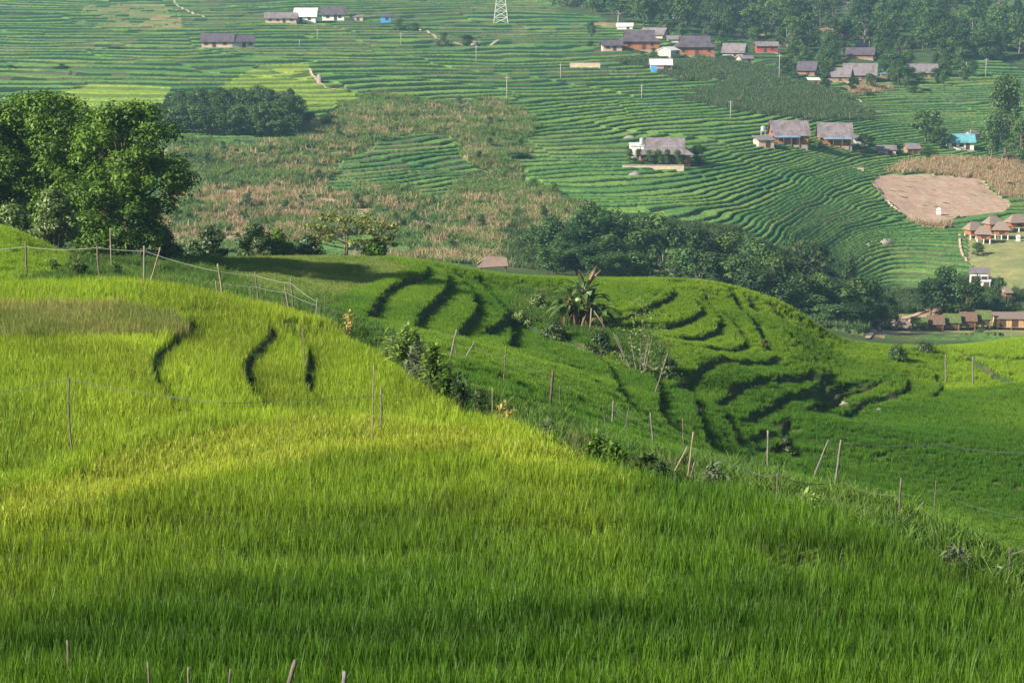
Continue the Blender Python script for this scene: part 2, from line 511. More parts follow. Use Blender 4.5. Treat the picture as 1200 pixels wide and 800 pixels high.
def scale_rgb(nodes, links, val, col):
    n = N(nodes, 'ShaderNodeVectorMath', operation='SCALE')
    links.new(col, n.inputs[0]); links.new(val, n.inputs['Scale'])
    return n.outputs[0]


def mapr(nodes, links, val, a, b, c, d):
    n = N(nodes, 'ShaderNodeMapRange')
    links.new(val, n.inputs[0])
    for i, v in enumerate((a, b, c, d)):
        n.inputs[i + 1].default_value = v
    return n.outputs[0]


def leaf_shader(nt, nodes, links, col, trans=.35, gloss=.06):
    d = N(nodes, 'ShaderNodeBsdfDiffuse'); t = N(nodes, 'ShaderNodeBsdfTranslucent'); g = N(nodes, 'ShaderNodeBsdfGlossy')
    links.new(col, d.inputs[0])
    warm = mix_rgb(nodes, links, .5, col, mix_rgb(nodes, links, 1.0, col, (1.25, 1.15, .5), 'MULTIPLY'))
    links.new(warm, t.inputs[0])
    g.inputs['Roughness'].default_value = .5
    g.inputs[0].default_value = (.6, .65, .6, 1)
    m1 = N(nodes, 'ShaderNodeMixShader'); m1.inputs[0].default_value = trans
    links.new(d.outputs[0], m1.inputs[1]); links.new(t.outputs[0], m1.inputs[2])
    m2 = N(nodes, 'ShaderNodeMixShader'); m2.inputs[0].default_value = gloss
    links.new(m1.outputs[0], m2.inputs[1]); links.new(g.outputs[0], m2.inputs[2])
    o = N(nodes, 'ShaderNodeOutputMaterial'); links.new(m2.outputs[0], o.inputs[0])


def attr(nodes, name, kind='GEOMETRY'):
    return N(nodes, 'ShaderNodeAttribute', attribute_name=name, attribute_type=kind)


def mat_blades(name, grain=(.36, .27, .07)):
    """blades of a crop: the colour comes with every clump, each blade varies a little"""
    m, nt, nodes, links = mat_new(name)
    tint = attr(nodes, 'tint', 'INSTANCER').outputs['Color']
    var = attr(nodes, 'var')
    f = mapr(nodes, links, var.outputs['Fac'], 0, 1, .50, 1.50)
    col = scale_rgb(nodes, links, f, tint)
    gr = attr(nodes, 'grain').outputs['Fac']
    col = mix_rgb(nodes, links, gr, col, grain)
    leaf_shader(nt, nodes, links, col, .40, .018)
    return m


def mat_leaves(name, col, alt=None, spread=.35, trans=.3, obj_spread=.0, gloss=.05):
    m, nt, nodes, links = mat_new(name)
    var = attr(nodes, 'var').outputs['Fac']
    c = mix_rgb(nodes, links, var, col, alt if alt else tuple(v * 1.35 for v in col))
    f = mapr(nodes, links, var, 0, 1, 1 - spread, 1 + spread)
    c = scale_rgb(nodes, links, f, c)
    if obj_spread:
        oi = N(nodes, 'ShaderNodeObjectInfo')
        f2 = mapr(nodes, links, oi.outputs['Random'], 0, 1, 1 - obj_spread, 1 + obj_spread)
        c = scale_rgb(nodes, links, f2, c)
        w = N(nodes, 'ShaderNodeMath', operation='FRACT')
        mm = N(nodes, 'ShaderNodeMath', operation='MULTIPLY'); mm.inputs[1].default_value = 7.31
        links.new(oi.outputs['Random'], mm.inputs[0]); links.new(mm.outputs[0], w.inputs[0])
        c = mix_rgb(nodes, links, w.outputs[0], c, mix_rgb(nodes, links, 1.0, c, (1.35, 1.1, .8), 'MULTIPLY'))
    leaf_shader(nt, nodes, links, c, trans, gloss)
    return m


def mat_plain(name, col, rough=.8, var=.25, scale=4.0, alt=None, bump=.0, stretch=(1, 1, 1), spec=.2, metal=0):
    m, nt, nodes, links = mat_new(name)
    tc = N(nodes, 'ShaderNodeTexCoord'); mp = N(nodes, 'ShaderNodeMapping')
    mp.inputs['Scale'].default_value = stretch
    links.new(tc.outputs['Object'], mp.inputs[0])
    nz = N(nodes, 'ShaderNodeTexNoise'); nz.inputs['Scale'].default_value = scale; nz.inputs['Detail'].default_value = 5
    links.new(mp.outputs[0], nz.inputs['Vector'])
    f = mapr(nodes, links, nz.outputs[0], .3, .7, 0, 1)
    a = tuple(v * (1 - var) for v in col); b = alt if alt else tuple(min(1, v * (1 + var)) for v in col)
    c = mix_rgb(nodes, links, f, a, b)
    p = N(nodes, 'ShaderNodeBsdfPrincipled')
    links.new(c, p.inputs['Base Color']); p.inputs['Roughness'].default_value = rough
    p.inputs['Specular IOR Level'].default_value = spec; p.inputs['Metallic'].default_value = metal
    if bump:
        bp = N(nodes, 'ShaderNodeBump'); bp.inputs['Strength'].default_value = bump; bp.inputs['Distance'].default_value = .05
        links.new(nz.outputs[0], bp.inputs['Height']); links.new(bp.outputs[0], p.inputs['Normal'])
    o = N(nodes, 'ShaderNodeOutputMaterial'); links.new(p.outputs[0], o.inputs[0])
    return m


def mat_planks(name, col, width=.25, dark=.55, axis='X', rough=.75):
    """boards, bamboo mats or corrugated sheet: narrow bands running down the surface"""
    m, nt, nodes, links = mat_new(name)
    tc = N(nodes, 'ShaderNodeTexCoord')
    wv = N(nodes, 'ShaderNodeTexWave', wave_type='BANDS', bands_direction=axis)
    wv.inputs['Scale'].default_value = .314 / width; wv.inputs['Distortion'].default_value = .6; wv.inputs['Detail'].default_value = 2
    links.new(tc.outputs['Object'], wv.inputs[0])
    nz = N(nodes, 'ShaderNodeTexNoise'); nz.inputs['Scale'].default_value = 1.1; nz.inputs['Detail'].default_value = 6
    links.new(tc.outputs['Object'], nz.inputs[0])
    c1 = mix_rgb(nodes, links, mapr(nodes, links, nz.outputs[0], .3, .7, 0, 1), tuple(v * .75 for v in col), tuple(min(1, v * 1.25) for v in col))
    c2 = mix_rgb(nodes, links, mapr(nodes, links, wv.outputs['Fac'], 0, .3, 1 - dark, 0), c1, tuple(v * dark for v in col))
    n3 = N(nodes, 'ShaderNodeTexNoise'); n3.inputs['Scale'].default_value = .45; n3.inputs['Detail'].default_value = 4
    links.new(tc.outputs['Object'], n3.inputs[0])
    c2 = mix_rgb(nodes, links, mapr(nodes, links, n3.outputs[0], .52, .62, 0, .55), c2, tuple(v * k_ for v, k_ in zip(col, (.62, .5, .42))))
    p = N(nodes, 'ShaderNodeBsdfPrincipled'); links.new(c2, p.inputs['Base Color'])
    p.inputs['Roughness'].default_value = rough; p.inputs['Specular IOR Level'].default_value = .2
    bp = N(nodes, 'ShaderNodeBump'); bp.inputs['Strength'].default_value = .4; bp.inputs['Distance'].default_value = .04
    links.new(wv.outputs['Fac'], bp.inputs['Height']); links.new(bp.outputs[0], p.inputs['Normal'])
    o = N(nodes, 'ShaderNodeOutputMaterial'); links.new(p.outputs[0], o.inputs[0])
    return m


def mat_ground():
    m, nt, nodes, links = mat_new('terrain')
    c = attr(nodes, 'ground_colour').outputs['Color']
    tc = N(nodes, 'ShaderNodeTexCoord')
    f = None
    for sc, lo, hi in ((2.2, .70, 1.30), (.45, .82, 1.18)):
        nz = N(nodes, 'ShaderNodeTexNoise'); nz.inputs['Scale'].default_value = sc; nz.inputs['Detail'].default_value = 6
        nz.inputs['Roughness'].default_value = .65
        links.new(tc.outputs['Object'], nz.inputs[0])
        c = scale_rgb(nodes, links, mapr(nodes, links, nz.outputs[0], .3, .7, lo, hi), c)
        if f is None:
            f = nz
    p = N(nodes, 'ShaderNodeBsdfPrincipled'); links.new(c, p.inputs['Base Color'])
    p.inputs['Roughness'].default_value = .95; p.inputs['Specular IOR Level'].default_value = .08
    bp = N(nodes, 'ShaderNodeBump'); bp.inputs['Strength'].default_value = .55; bp.inputs['Distance'].default_value = .25
    links.new(f.outputs[0], bp.inputs['Height']); links.new(bp.outputs[0], p.inputs['Normal'])
    o = N(nodes, 'ShaderNodeOutputMaterial'); links.new(p.outputs[0], o.inputs[0])
    return m


# ------------------------------------------------------------------ mesh kit
def mesh_np(name, v, quads, mat=None, smooth_=False, tris=None):
    me = bpy.data.meshes.new(name)
    v = np.asarray(v, np.float32)
    me.vertices.add(len(v)); me.vertices.foreach_set('co', v.ravel())
    quads = np.asarray(quads, np.int32)
    nq = len(quads); k = quads.shape[1] if nq else 4
    loops = quads.ravel(); starts = np.arange(nq, dtype=np.int32) * k
    me.loops.add(len(loops)); me.loops.foreach_set('vertex_index', loops)
    me.polygons.add(nq); me.polygons.foreach_set('loop_start', starts)
    if smooth_:
        me.polygons.foreach_set('use_smooth', np.ones(nq, bool))
    me.update(calc_edges=True)
    if mat:
        me.materials.append(mat)
    return me


def face_attr(me, name, vals):
    a = me.attributes.new(name, 'FLOAT', 'FACE')
    a.data.foreach_set('value', np.asarray(vals, np.float32))


def link(name, me, parent=None, loc=None, rotz=0.0):
    o = bpy.data.objects.new(name, me); COL.objects.link(o)
    if loc is not None:
        o.location = loc
    o.rotation_euler[2] = rotz
    if parent is not None:
        o.parent = parent
    return o


def tag(o, label=None, cat=None, group=None, kind=None):
    if label: o['label'] = label
    if cat: o['category'] = cat
    if group: o['group'] = group
    if kind: o['kind'] = kind
    return o


# ------------------------------------------------------------------ the ground, one sheet
ucol = np.concatenate([-np.geomspace(12, .30, 26), np.linspace(-.264, .264, 900), np.geomspace(.30, 12, 26)])
yrow = np.concatenate([np.linspace(-120, 8, 18), np.arange(10, 14, .5), np.arange(14, 82, .13), np.arange(82, 156, .2), np.arange(156, 240, .7),
                       np.arange(240, 560, .33), np.arange(560, 900, .62), np.arange(900, 1400, 4), [1400]])
UU, YY = np.meshgrid(ucol, yrow)
XX = UU * np.maximum(YY, 14.0)
_e = .264 * np.maximum(YY, 14.0)
_s = np.clip((np.abs(UU) - .264) / (12 - .264), 0, 1) ** .6
XX = np.where(np.abs(UU) > .2645, np.sign(UU) * (_e + _s * (760 - _e)), XX)
fx, fy = XX.ravel(), YY.ravel()
gz = np.zeros(len(fx)); gc = np.zeros((len(fx), 3))
for i in range(0, len(fx), 400000):
    s = slice(i, i + 400000)
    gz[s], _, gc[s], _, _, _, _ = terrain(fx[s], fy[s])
nr, nc = UU.shape
idx = np.arange(nr * nc).reshape(nr, nc)
quads = np.stack([idx[:-1, :-1], idx[:-1, 1:], idx[1:, 1:], idx[1:, :-1]], -1).reshape(-1, 4)
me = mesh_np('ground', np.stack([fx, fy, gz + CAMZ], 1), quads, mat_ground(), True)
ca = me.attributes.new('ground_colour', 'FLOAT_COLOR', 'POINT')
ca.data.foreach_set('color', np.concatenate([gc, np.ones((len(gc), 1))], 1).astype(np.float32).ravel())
tag(link('ground', me), 'terraced hillside ground of soil and grass under the rice fields', kind='structure')
print('ground', len(fx), round(time.time() - T0, 1))


def gpos(x, y):
    z = terrain(np.array([float(x)]), np.array([float(y)]), False)
    return float(z[0]) + CAMZ


def spot(px, py, ymin=0.0, ymax=1400.0):
    x, y = hit(px, py, ymin, ymax)
    return x, y, gpos(x, y)


# ------------------------------------------------------------------ crops and grass (stuff)
def blade_patch(name, rng, mat, size, hills, per, h0, h1, w, lean=.25, grains=0, segs=3, droop=.5, spread=.05):
    vs, fs, var, gr = [], [], [], []
    nb = 0
    for k in range(hills):
        cx, cy = (rng.random(2) - .5) * size
        hh = rng.uniform(h0, h1)
        for b in range(per + grains):
            g = b >= per
            a = rng.uniform(0, 6.283); ca, sa = math.cos(a), math.sin(a)
            h = hh * rng.uniform(.7, 1.08) * (.98 if g else 1)
            out = h * rng.uniform(.06, lean * 1.5)
            dr = droop * rng.uniform(.2, 1.0) * h * .3
            bx = cx + ca * rng.uniform(0, spread); by = cy + sa * rng.uniform(0, spread)
            fa = a + rng.uniform(-1.2, 1.2) + 1.57
            wx, wy = math.cos(fa) * w * .5, math.sin(fa) * w * .5
            v0 = len(vs)
            for i in range(segs + 1):
                t = i / segs
                r = out * t ** 1.6
                z = h * (t if not g else min(t, .93)) - dr * max(0, t - .55) ** 2 * 4
                ww = (1 - .82 * t ** 1.6) if not g else (.35 if t < .6 else 1.25)
                if g:
                    r = out * t * 1.3
                    if i == segs: z -= h * .10; ww = .5
                vs.append((bx + ca * r - wx * ww, by + sa * r - wy * ww, z))
                vs.append((bx + ca * r + wx * ww, by + sa * r + wy * ww, z))
            bv = rng.random()
            for i in range(segs):
                p = v0 + 2 * i
                fs.append((p, p + 1, p + 3, p + 2)); var.append(bv); gr.append(1.0 if g and i >= segs - 2 else 0.0)
    me = mesh_np(name, vs, fs, mat)
    face_attr(me, 'var', var); face_attr(me, 'grain', gr)
    return bpy.data.objects.new(name, me)


def scatter(name, label, sources, P, tint, scl, rng, tilt=.05):
    """one object of uncountable plants: points that carry clumps, by geometry nodes"""
    n = len(P)
    coll = bpy.data.collections.new(name + '_clumps')
    for s in sources:
        coll.objects.link(s)
    me = bpy.data.meshes.new(name)
    me.vertices.add(n); me.vertices.foreach_set('co', np.asarray(P, np.float32).ravel())
    rot = np.stack([rng.normal(0, tilt, n), rng.normal(0, tilt, n), rng.uniform(0, 6.283, n)], 1)
    a = me.attributes.new('spin', 'FLOAT_VECTOR', 'POINT'); a.data.foreach_set('vector', rot.astype(np.float32).ravel())
    a = me.attributes.new('size', 'FLOAT_VECTOR', 'POINT'); a.data.foreach_set('vector', np.asarray(scl, np.float32).ravel())
    a = me.attributes.new('pick', 'INT', 'POINT'); a.data.foreach_set('value', rng.integers(0, len(sources), n).astype(np.int32))
    a = me.attributes.new('tint', 'FLOAT_COLOR', 'POINT')
    a.data.foreach_set('color', np.concatenate([tint, np.ones((n, 1))], 1).astype(np.float32).ravel())
    me.update()
    o = link(name, me)
    ng = bpy.data.node_groups.new(name + '_nodes', 'GeometryNodeTree')
    ng.interface.new_socket('Geometry', in_out='INPUT', socket_type='NodeSocketGeometry')
    ng.interface.new_socket('Geometry', in_out='OUTPUT', socket_type='NodeSocketGeometry')
    nd, lk = ng.nodes, ng.links
    gi = nd.new('NodeGroupInput'); go = nd.new('NodeGroupOutput')
    ci = nd.new('GeometryNodeCollectionInfo'); ci.inputs[0].default_value = coll
    ci.inputs['Separate Children'].default_value = True; ci.inputs['Reset Children'].default_value = True
    mp = nd.new('GeometryNodeMeshToPoints')
    ip = nd.new('GeometryNodeInstanceOnPoints'); ip.inputs['Pick Instance'].default_value = True

    def na(nm, t):
        k = nd.new('GeometryNodeInputNamedAttribute'); k.data_type = t; k.inputs['Name'].default_value = nm
        return k.outputs['Attribute']
    lk.new(gi.outputs[0], mp.inputs[0]); lk.new(mp.outputs[0], ip.inputs['Points']); lk.new(ci.outputs[0], ip.inputs['Instance'])
    lk.new(na('pick', 'INT'), ip.inputs['Instance Index'])
    er = nd.new('FunctionNodeEulerToRotation'); lk.new(na('spin', 'FLOAT_VECTOR'), er.inputs[0])
    lk.new(er.outputs[0], ip.inputs['Rotation'])
    lk.new(na('size', 'FLOAT_VECTOR'), ip.inputs['Scale'])
    lk.new(ip.outputs[0], go.inputs[0])
    md = o.modifiers.new('plants', 'NODES'); md.node_group = ng
    tag(o, label, kind='stuff')
    print(name, n)
    return o


def sample(n, y0, y1, um=.272, rng=RNG):
    y = np.sqrt(rng.uniform(y0 * y0, y1 * y1, n))
    x = rng.uniform(-um, um, n) * np.maximum(y, 30)
    return x, y


def lerp3(a, b, t):
    return np.array(a) * (1 - t[:, None]) + np.array(b) * t[:, None]


MB = mat_blades('rice_blades', (.36, .385, .06)); MG = mat_blades('grass_blades', (.30, .27, .14))
MS = mat_blades('stalk_blades', (.42, .32, .19))
r = np.random.default_rng(3)

# --- foreground rice, hill by hill in its planting rows
green = [blade_patch('rice_hill', r, MB, .02, 1, 13, .43, .50, .0125, lean=.24, droop=.5, spread=.045) for _ in range(9)]
ripe = [blade_patch('ripe_rice_hill', r, MB, .02, 1, 10, .40, .47, .0125, grains=5, lean=.26, droop=.6, spread=.045) for _ in range(8)]
gx, gy, grow = [], [], []
yy_ = 15.0
while yy_ < 84:
    half = .272 * max(yy_, 30) + 2.0
    q_ = np.arange(-half, half, .155) + r.uniform(-.1, .1)
    gx.append(q_ + r.normal(0, .035, len(q_))); gy.append(yy_ + r.normal(0, .022, len(q_))); grow.append(np.full(len(q_), len(grow)))
    yy_ += .18
x = np.concatenate(gx); y = np.concatenate(gy)
grow = np.concatenate(grow)
furrow = (grow % 9 < 2) & (fbm(x / 5, y / 5, 209, 2) > .36)
y = y + (fbm(x / 12, y / 12, 207, 2) - .5) * 4 - .028 * (x + 3) ** 2
z, cls, c, rise, reg, px, py = terrain(x, y)
base = (reg == FG) & (cls == RICE) & (rise < .2) & (r.random(len(x)) < np.where(furrow, .22, .98))


def band(pts):                 # row of the photograph at which a boundary runs, read on the ground
    return np.interp(px, [p[0] for p in pts], [p[1] for p in pts]) + (fbm(x / 3, y / 3, 223, 3) - .5) * 16


b_top = band([(-60, 558), (0, 545), (170, 497), (260, 478), (400, 464), (520, 478), (640, 494), (700, 505), (760, 530)])
b_bot = band([(-60, 604), (0, 594), (150, 562), (300, 531), (400, 514), (540, 511), (640, 523), (720, 543), (790, 556)])
inb = (py > b_top) & (py < b_bot) & (px < 760)
upper = (py <= b_top) & (px < 720)
stripe = np.exp(-((py - (b_top * .42 + b_bot * .58)) / 7.0) ** 2)
nz = fbm(x / 3.5, y / 3.5, 101, 3)
col = lerp3((.072, .178, .010), (.108, .225, .014), np.clip((nz - .3) * 2.5, 0, 1))
cu = lerp3((.208, .310, .016), (.265, .362, .022), np.clip((nz - .3) * 2.5, 0, 1))
cb = lerp3((.275, .345, .022), (.205, .290, .016), np.clip(stripe + (nz - .5), 0, 1))
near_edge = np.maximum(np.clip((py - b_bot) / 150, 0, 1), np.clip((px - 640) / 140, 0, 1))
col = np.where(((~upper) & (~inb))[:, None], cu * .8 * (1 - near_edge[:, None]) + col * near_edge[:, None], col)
col = col * (1 - .27 * near_edge)[:, None]      # deeper green of the lower plot, with shade among its blades painted in
wb_ = (np.clip((775 - px) / 150, 0, 1))[:, None]
col = np.where(upper[:, None], cu * wb_ + col * (1 - wb_), col); col = np.where(inb[:, None], cb * wb_ + col * (1 - wb_), col)
left = np.clip((130 - px) / 120, 0, 1) * np.clip((py - 420) / 40, 0, 1) * upper
col = col * (1 - .25 * left[:, None] * np.array([1.0, .6, .5]))
hs = r.uniform(.88, 1.12, len(x)) * (.9 + .25 * fbm(x / 2, y / 2, 7, 2))
hs = hs * np.where(furrow, .72, 1)
bandn = fbm(z / .20 + 50, x / 30, 231, 2)
col = col * (.72 + .56 * np.clip((bandn - .2) / .6, 0, 1))[:, None]
scl = np.stack([np.ones_like(hs), np.ones_like(hs), hs], 1)
isripe = base & ((inb & (r.random(len(x)) < .15 + .85 * wb_[:, 0])) | (upper & (r.random(len(x)) < .3)))
isg = base & ~isripe
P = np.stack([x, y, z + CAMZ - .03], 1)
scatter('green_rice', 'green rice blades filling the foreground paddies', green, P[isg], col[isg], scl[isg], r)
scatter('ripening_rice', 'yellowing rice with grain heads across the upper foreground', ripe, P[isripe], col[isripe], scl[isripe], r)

# --- rice of the middle terraces and the small hill on the left
mids = [blade_patch('terrace_rice_clump', r, MB, .46, 15, 7, .25, .33, .017, segs=2, spread=.06) for _ in range(6)]
x, y = sample(116000, 36, 172, .30)
z, cls, c, rise, reg, px, py = terrain(x, y)
m = (cls == RICE) & (rise < .05) & ((reg == MIDR) | (reg == STRIP))
nz = fbm(x / 8, y / 8, 121, 3)
col = lerp3((.066, .168, .012), (.118, .232, .017), np.clip((nz - .3) * 2.5, 0, 1))
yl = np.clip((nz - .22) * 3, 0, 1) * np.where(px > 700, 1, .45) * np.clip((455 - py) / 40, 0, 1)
col = col * (1 - .5 * yl[:, None]) + .5 * yl[:, None] * np.array((.24, .345, .02))  # yellowish sunlight on the upper treads, strongest at right, mixed into the rice colour
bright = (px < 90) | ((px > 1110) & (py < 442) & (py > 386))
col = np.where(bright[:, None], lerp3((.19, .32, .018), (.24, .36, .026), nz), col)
hs = r.uniform(.85, 1.15, len(x))
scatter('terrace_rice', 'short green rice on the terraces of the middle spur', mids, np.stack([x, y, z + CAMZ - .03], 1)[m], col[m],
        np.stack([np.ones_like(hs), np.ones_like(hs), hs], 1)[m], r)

# --- wild grass on banks, ridges and terrace edges
wild = [blade_patch('grass_clump', r, MG, .9, 16, 9, .18, .5, .02, lean=.5, segs=2, grains=1 if k == 0 else 0, droop=1.0, spread=.09) for k in range(6)]
x, y = sample(30000, 30, 172)
z, cls, c, rise, reg, px, py = terrain(x, y)
m = ((cls == WILD) & ((reg == MIDR) | (reg == STRIP))) | ((rise > .25) & (reg <= MIDR) & (r.random(len(x)) < .35))
nz = fbm(x / 4, y / 4, 141, 3)
col = lerp3((.048, .115, .016), (.098, .175, .024), np.clip((nz - .3) * 2.5, 0, 1))
col = np.where((r.random(len(x)) < .03)[:, None], np.array((.17, .16, .07)), col)
hs = r.uniform(.5, 1.3, len(x)) * np.where(rise > .25, .45, 1)
scatter('wild_grass', 'rough wild grass on the banks and terrace edges', wild, np.stack([x, y, z + CAMZ - .02], 1)[m], col[m],
        np.stack([hs * .9 + .2, hs * .9 + .2, hs], 1)[m], r)
# --- short weedy turf
short = [blade_patch('turf_clump', r, MG, .9, 22, 7, .10, .24, .014, lean=.6, segs=2, grains=2, droop=.6, spread=.06) for k in range(4)]
x, y = sample(60000, 55, 142)
z, cls, c, rise, reg, px, py = terrain(x, y)
m = (cls == SHORT) & ~((reg != FG) & (r.random(len(x)) < .45))
nz = fbm(x / 2.5, y / 2.5, 151, 3)
col = lerp3((.14, .20, .035), (.25, .26, .07), np.clip((nz - .3) * 2.5, 0, 1))
col = np.where((reg != FG)[:, None], col * np.array((.78, 1.02, .7)), col)
hs = r.uniform(.7, 1.5, len(x)) * np.where(reg == FG, 2.3, .7)
scatter('dry_turf', 'pale weedy turf of the fallow plots', short, np.stack([x, y, z + CAMZ - .02], 1)[m], col[m],
        np.stack([np.ones_like(hs), np.ones_like(hs), hs], 1)[m], r)

# --- scrub, dry maize and green maize of the far slope
bushy = [blade_patch('scrub_clump', r, MS, 2.4, 9, 9, .5, 1.3, .13, lean=.5, segs=2, droop=1.0, spread=.18) for k in range(5)]
stalk = [blade_patch('stalk_clump', r, MS, 2.6, 9, 4, .9, 1.7, .10, lean=.25, segs=2, grains=1, droop=1.2, spread=.1) for k in range(5)]
x, y = sample(110000, 225, 640)
z, cls, c, rise, reg, px, py = terrain(x, y)
nz = fbm(x / 20, y / 14, 161, 3); n2 = fbm(x / 6, y / 6, 171, 2); rr = r.random(len(x))
brown = np.clip((nz - .40) * 6, 0, 1) * (1 - .58 * scrubgreen(px, py))
dens = np.clip((n2 - .2) * 2, .25, 1)
P = np.stack([x, y, z + CAMZ - .05], 1)
hs = r.uniform(.7, 1.3, len(x)); scl = np.stack([hs, hs, hs], 1)
m = (reg == FARR) & (cls == SCRUB) & (rr < dens)
col = lerp3((.075, .16, .04), (.17, .23, .065), n2)
colb = lerp3((.30, .24, .13), (.47, .335, .225), r.random(len(x)))
isb = rr * 1.6 < brown * dens * 1.15
scatter('green_scrub', 'green scrub and weeds on the opposite slope', bushy, P[m & ~isb], col[m & ~isb], scl[m & ~isb], r)
m2 = (m & isb) | ((reg == FARR) & (cls == DRYCORN))
scatter('dry_maize', 'dry straw coloured maize stalks on the opposite slope', stalk, P[m2], colb[m2], scl[m2] * .95, r)
m3 = (reg == FARR) & (cls == CORN)
cc = lerp3((.04, .095, .035), (.075, .135, .05), n2)
scatter('green_maize', 'dark green maize fields beside the village', stalk, P[m3], cc[m3], scl[m3] * 1.1, r)
m4 = ((reg == FARR) & ((cls == WILD) | (cls == WOODS))) & (rr < .6) & ~((px > 1010) & (y < 345) & (py > 360))
cc = np.where((cls == WOODS)[:, None], lerp3((.025, .06, .025), (.055, .095, .035), n2), lerp3((.04, .09, .028), (.10, .14, .045), n2))
scatter('undergrowth', 'green undergrowth beneath the valley trees and woods', bushy, P[m4], cc[m4], scl[m4] * np.where(cls == WOODS, 2.6, 1.0)[m4][:, None], r)
print('stuff', round(time.time() - T0, 1))


# ------------------------------------------------------------------ things
def at(px, py, Y):
    """point of the sight line at distance Y"""
    v = (400 - py) / F
    return np.array([(px - 600) / F / (CP + v * SP) * Y, Y, -float(tau_of(py)) * Y + CAMZ])


def empty(name, loc, rotz=0.0):
    o = bpy.data.objects.new(name, None); COL.objects.link(o)
    o.empty_display_size = .3
    o.location = loc; o.rotation_euler[2] = rotz
    return o


class Geo:
    """collects vertices and faces for one mesh"""
    def __init__(s):
        s.v = []; s.f = []

    def box(s, x0, x1, y0, y1, z0, z1):
        b = len(s.v)
        s.v += [(x, y, z) for x in (x0, x1) for y in (y0, y1) for z in (z0, z1)]
        s.f += [tuple(b + i for i in q) for q in ((0, 1, 3, 2), (4, 6, 7, 5), (0, 4, 5, 1), (2, 3, 7, 6), (0, 2, 6, 4), (1, 5, 7, 3))]
        return s

    def slab(s, quad, t):
        """four corners and the thickness below them"""
        q = [np.array(p, float) for p in quad]
        n = np.cross(q[1] - q[0], q[3] - q[0]); n = n / np.linalg.norm(n)
        if n[2] < 0: n = -n
        b = len(s.v)
        s.v += [tuple(p) for p in q] + [tuple(p - n * t) for p in q]
        s.f += [(b, b + 1, b + 2, b + 3), (b + 7, b + 6, b + 5, b + 4)]
        for i in range(4):
            j = (i + 1) % 4
            s.f.append((b + i, b + 4 + i, b + 4 + j, b + j))
        return s

    def tube(s, pts, radii, n=7, cap=True):
        P = [np.array(p, float) for p in pts]
        b0 = len(s.v)
        for i, p in enumerate(P):
            d = P[min(i + 1, len(P) - 1)] - P[max(i - 1, 0)]
            d = d / (np.linalg.norm(d) + 1e-9)
            a = np.cross(d, (0, 0, 1) if abs(d[2]) < .9 else (1, 0, 0)); a /= np.linalg.norm(a)
            c = np.cross(d, a)
            for k in range(n):
                t = 6.28318 * k / n
                s.v.append(tuple(p + radii[i] * (math.cos(t) * a + math.sin(t) * c)))
        for i in range(len(P) - 1):
            for k in range(n):
                a = b0 + i * n + k; b = b0 + i * n + (k + 1) % n
                s.f.append((a, b, b + n, a + n))
        if cap:
            s.f.append(tuple(b0 + k for k in range(n))[::-1])
            s.f.append(tuple(b0 + (len(P) - 1) * n + k for k in range(n)))
        return s

    def poly(s, pts, faces):
        b = len(s.v); s.v += [tuple(p) for p in pts]
        s.f += [tuple(b + i for i in q) for q in faces]
        return s

    def mesh(s, name, mat, smooth_=False):
        me = bpy.data.meshes.new(name); me.from_pydata(s.v, [], s.f); me.materials.append(mat); me.update()
        if smooth_:
            me.polygons.foreach_set('use_smooth', np.ones(len(me.polygons), bool))
        return me

    def obj(s, name, mat, parent=None, smooth_=False):
        return link(name, s.mesh(name, mat, smooth_), parent)


def copy_thing(o, loc, rotz, scale):
    c = o.copy(); COL.objects.link(c)
    c.location = loc; c.rotation_euler = (0, 0, rotz); c.scale = scale
    for ch in o.children:
        k = ch.copy(); COL.objects.link(k); k.parent = c
    return c


# ---- leaves
def leaf_cloud(centres, radii, per, size, rng, squash=.75, up=.5, shell=.35, aspect=.55):
    """many leaf faces through the clumps of a crown"""
    C = np.repeat(np.asarray(centres, float), per, 0); R = np.repeat(np.asarray(radii, float), per)
    n = len(C)
    d = rng.normal(size=(n, 3)); d /= np.linalg.norm(d, axis=1)[:, None]
    rr = (shell + (1 - shell) * rng.random(n)) ** .6 * (1 + .25 * rng.normal(size=n))
    P = C + d * (R * rr)[:, None] * np.array([1, 1, squash])
    nrm = d + rng.normal(size=(n, 3)) * .42 + np.array([0, 0, up]); nrm /= np.linalg.norm(nrm, axis=1)[:, None]
    t = rng.normal(size=(n, 3)); a = np.cross(nrm, t); a /= np.linalg.norm(a, axis=1)[:, None]
    b = np.cross(nrm, a)
    s = size * rng.uniform(.6, 1.35, n)
    a *= s[:, None]; b *= (s * aspect)[:, None]
    droop = np.zeros((n, 3)); droop[:, 2] = -s * .25
    V = np.stack([P - a + droop, P + b, P + a + droop, P - b], 1).reshape(-1, 3)
    return V, np.arange(4 * n).reshape(-1, 4), rng.random(n) * .7 + np.repeat(rng.random(len(centres)), per) * .3


def crown_mesh(name, cl, mat):
    V, Q, var = cl
    me = mesh_np(name, V, Q, mat); face_attr(me, 'var', var)
    return me


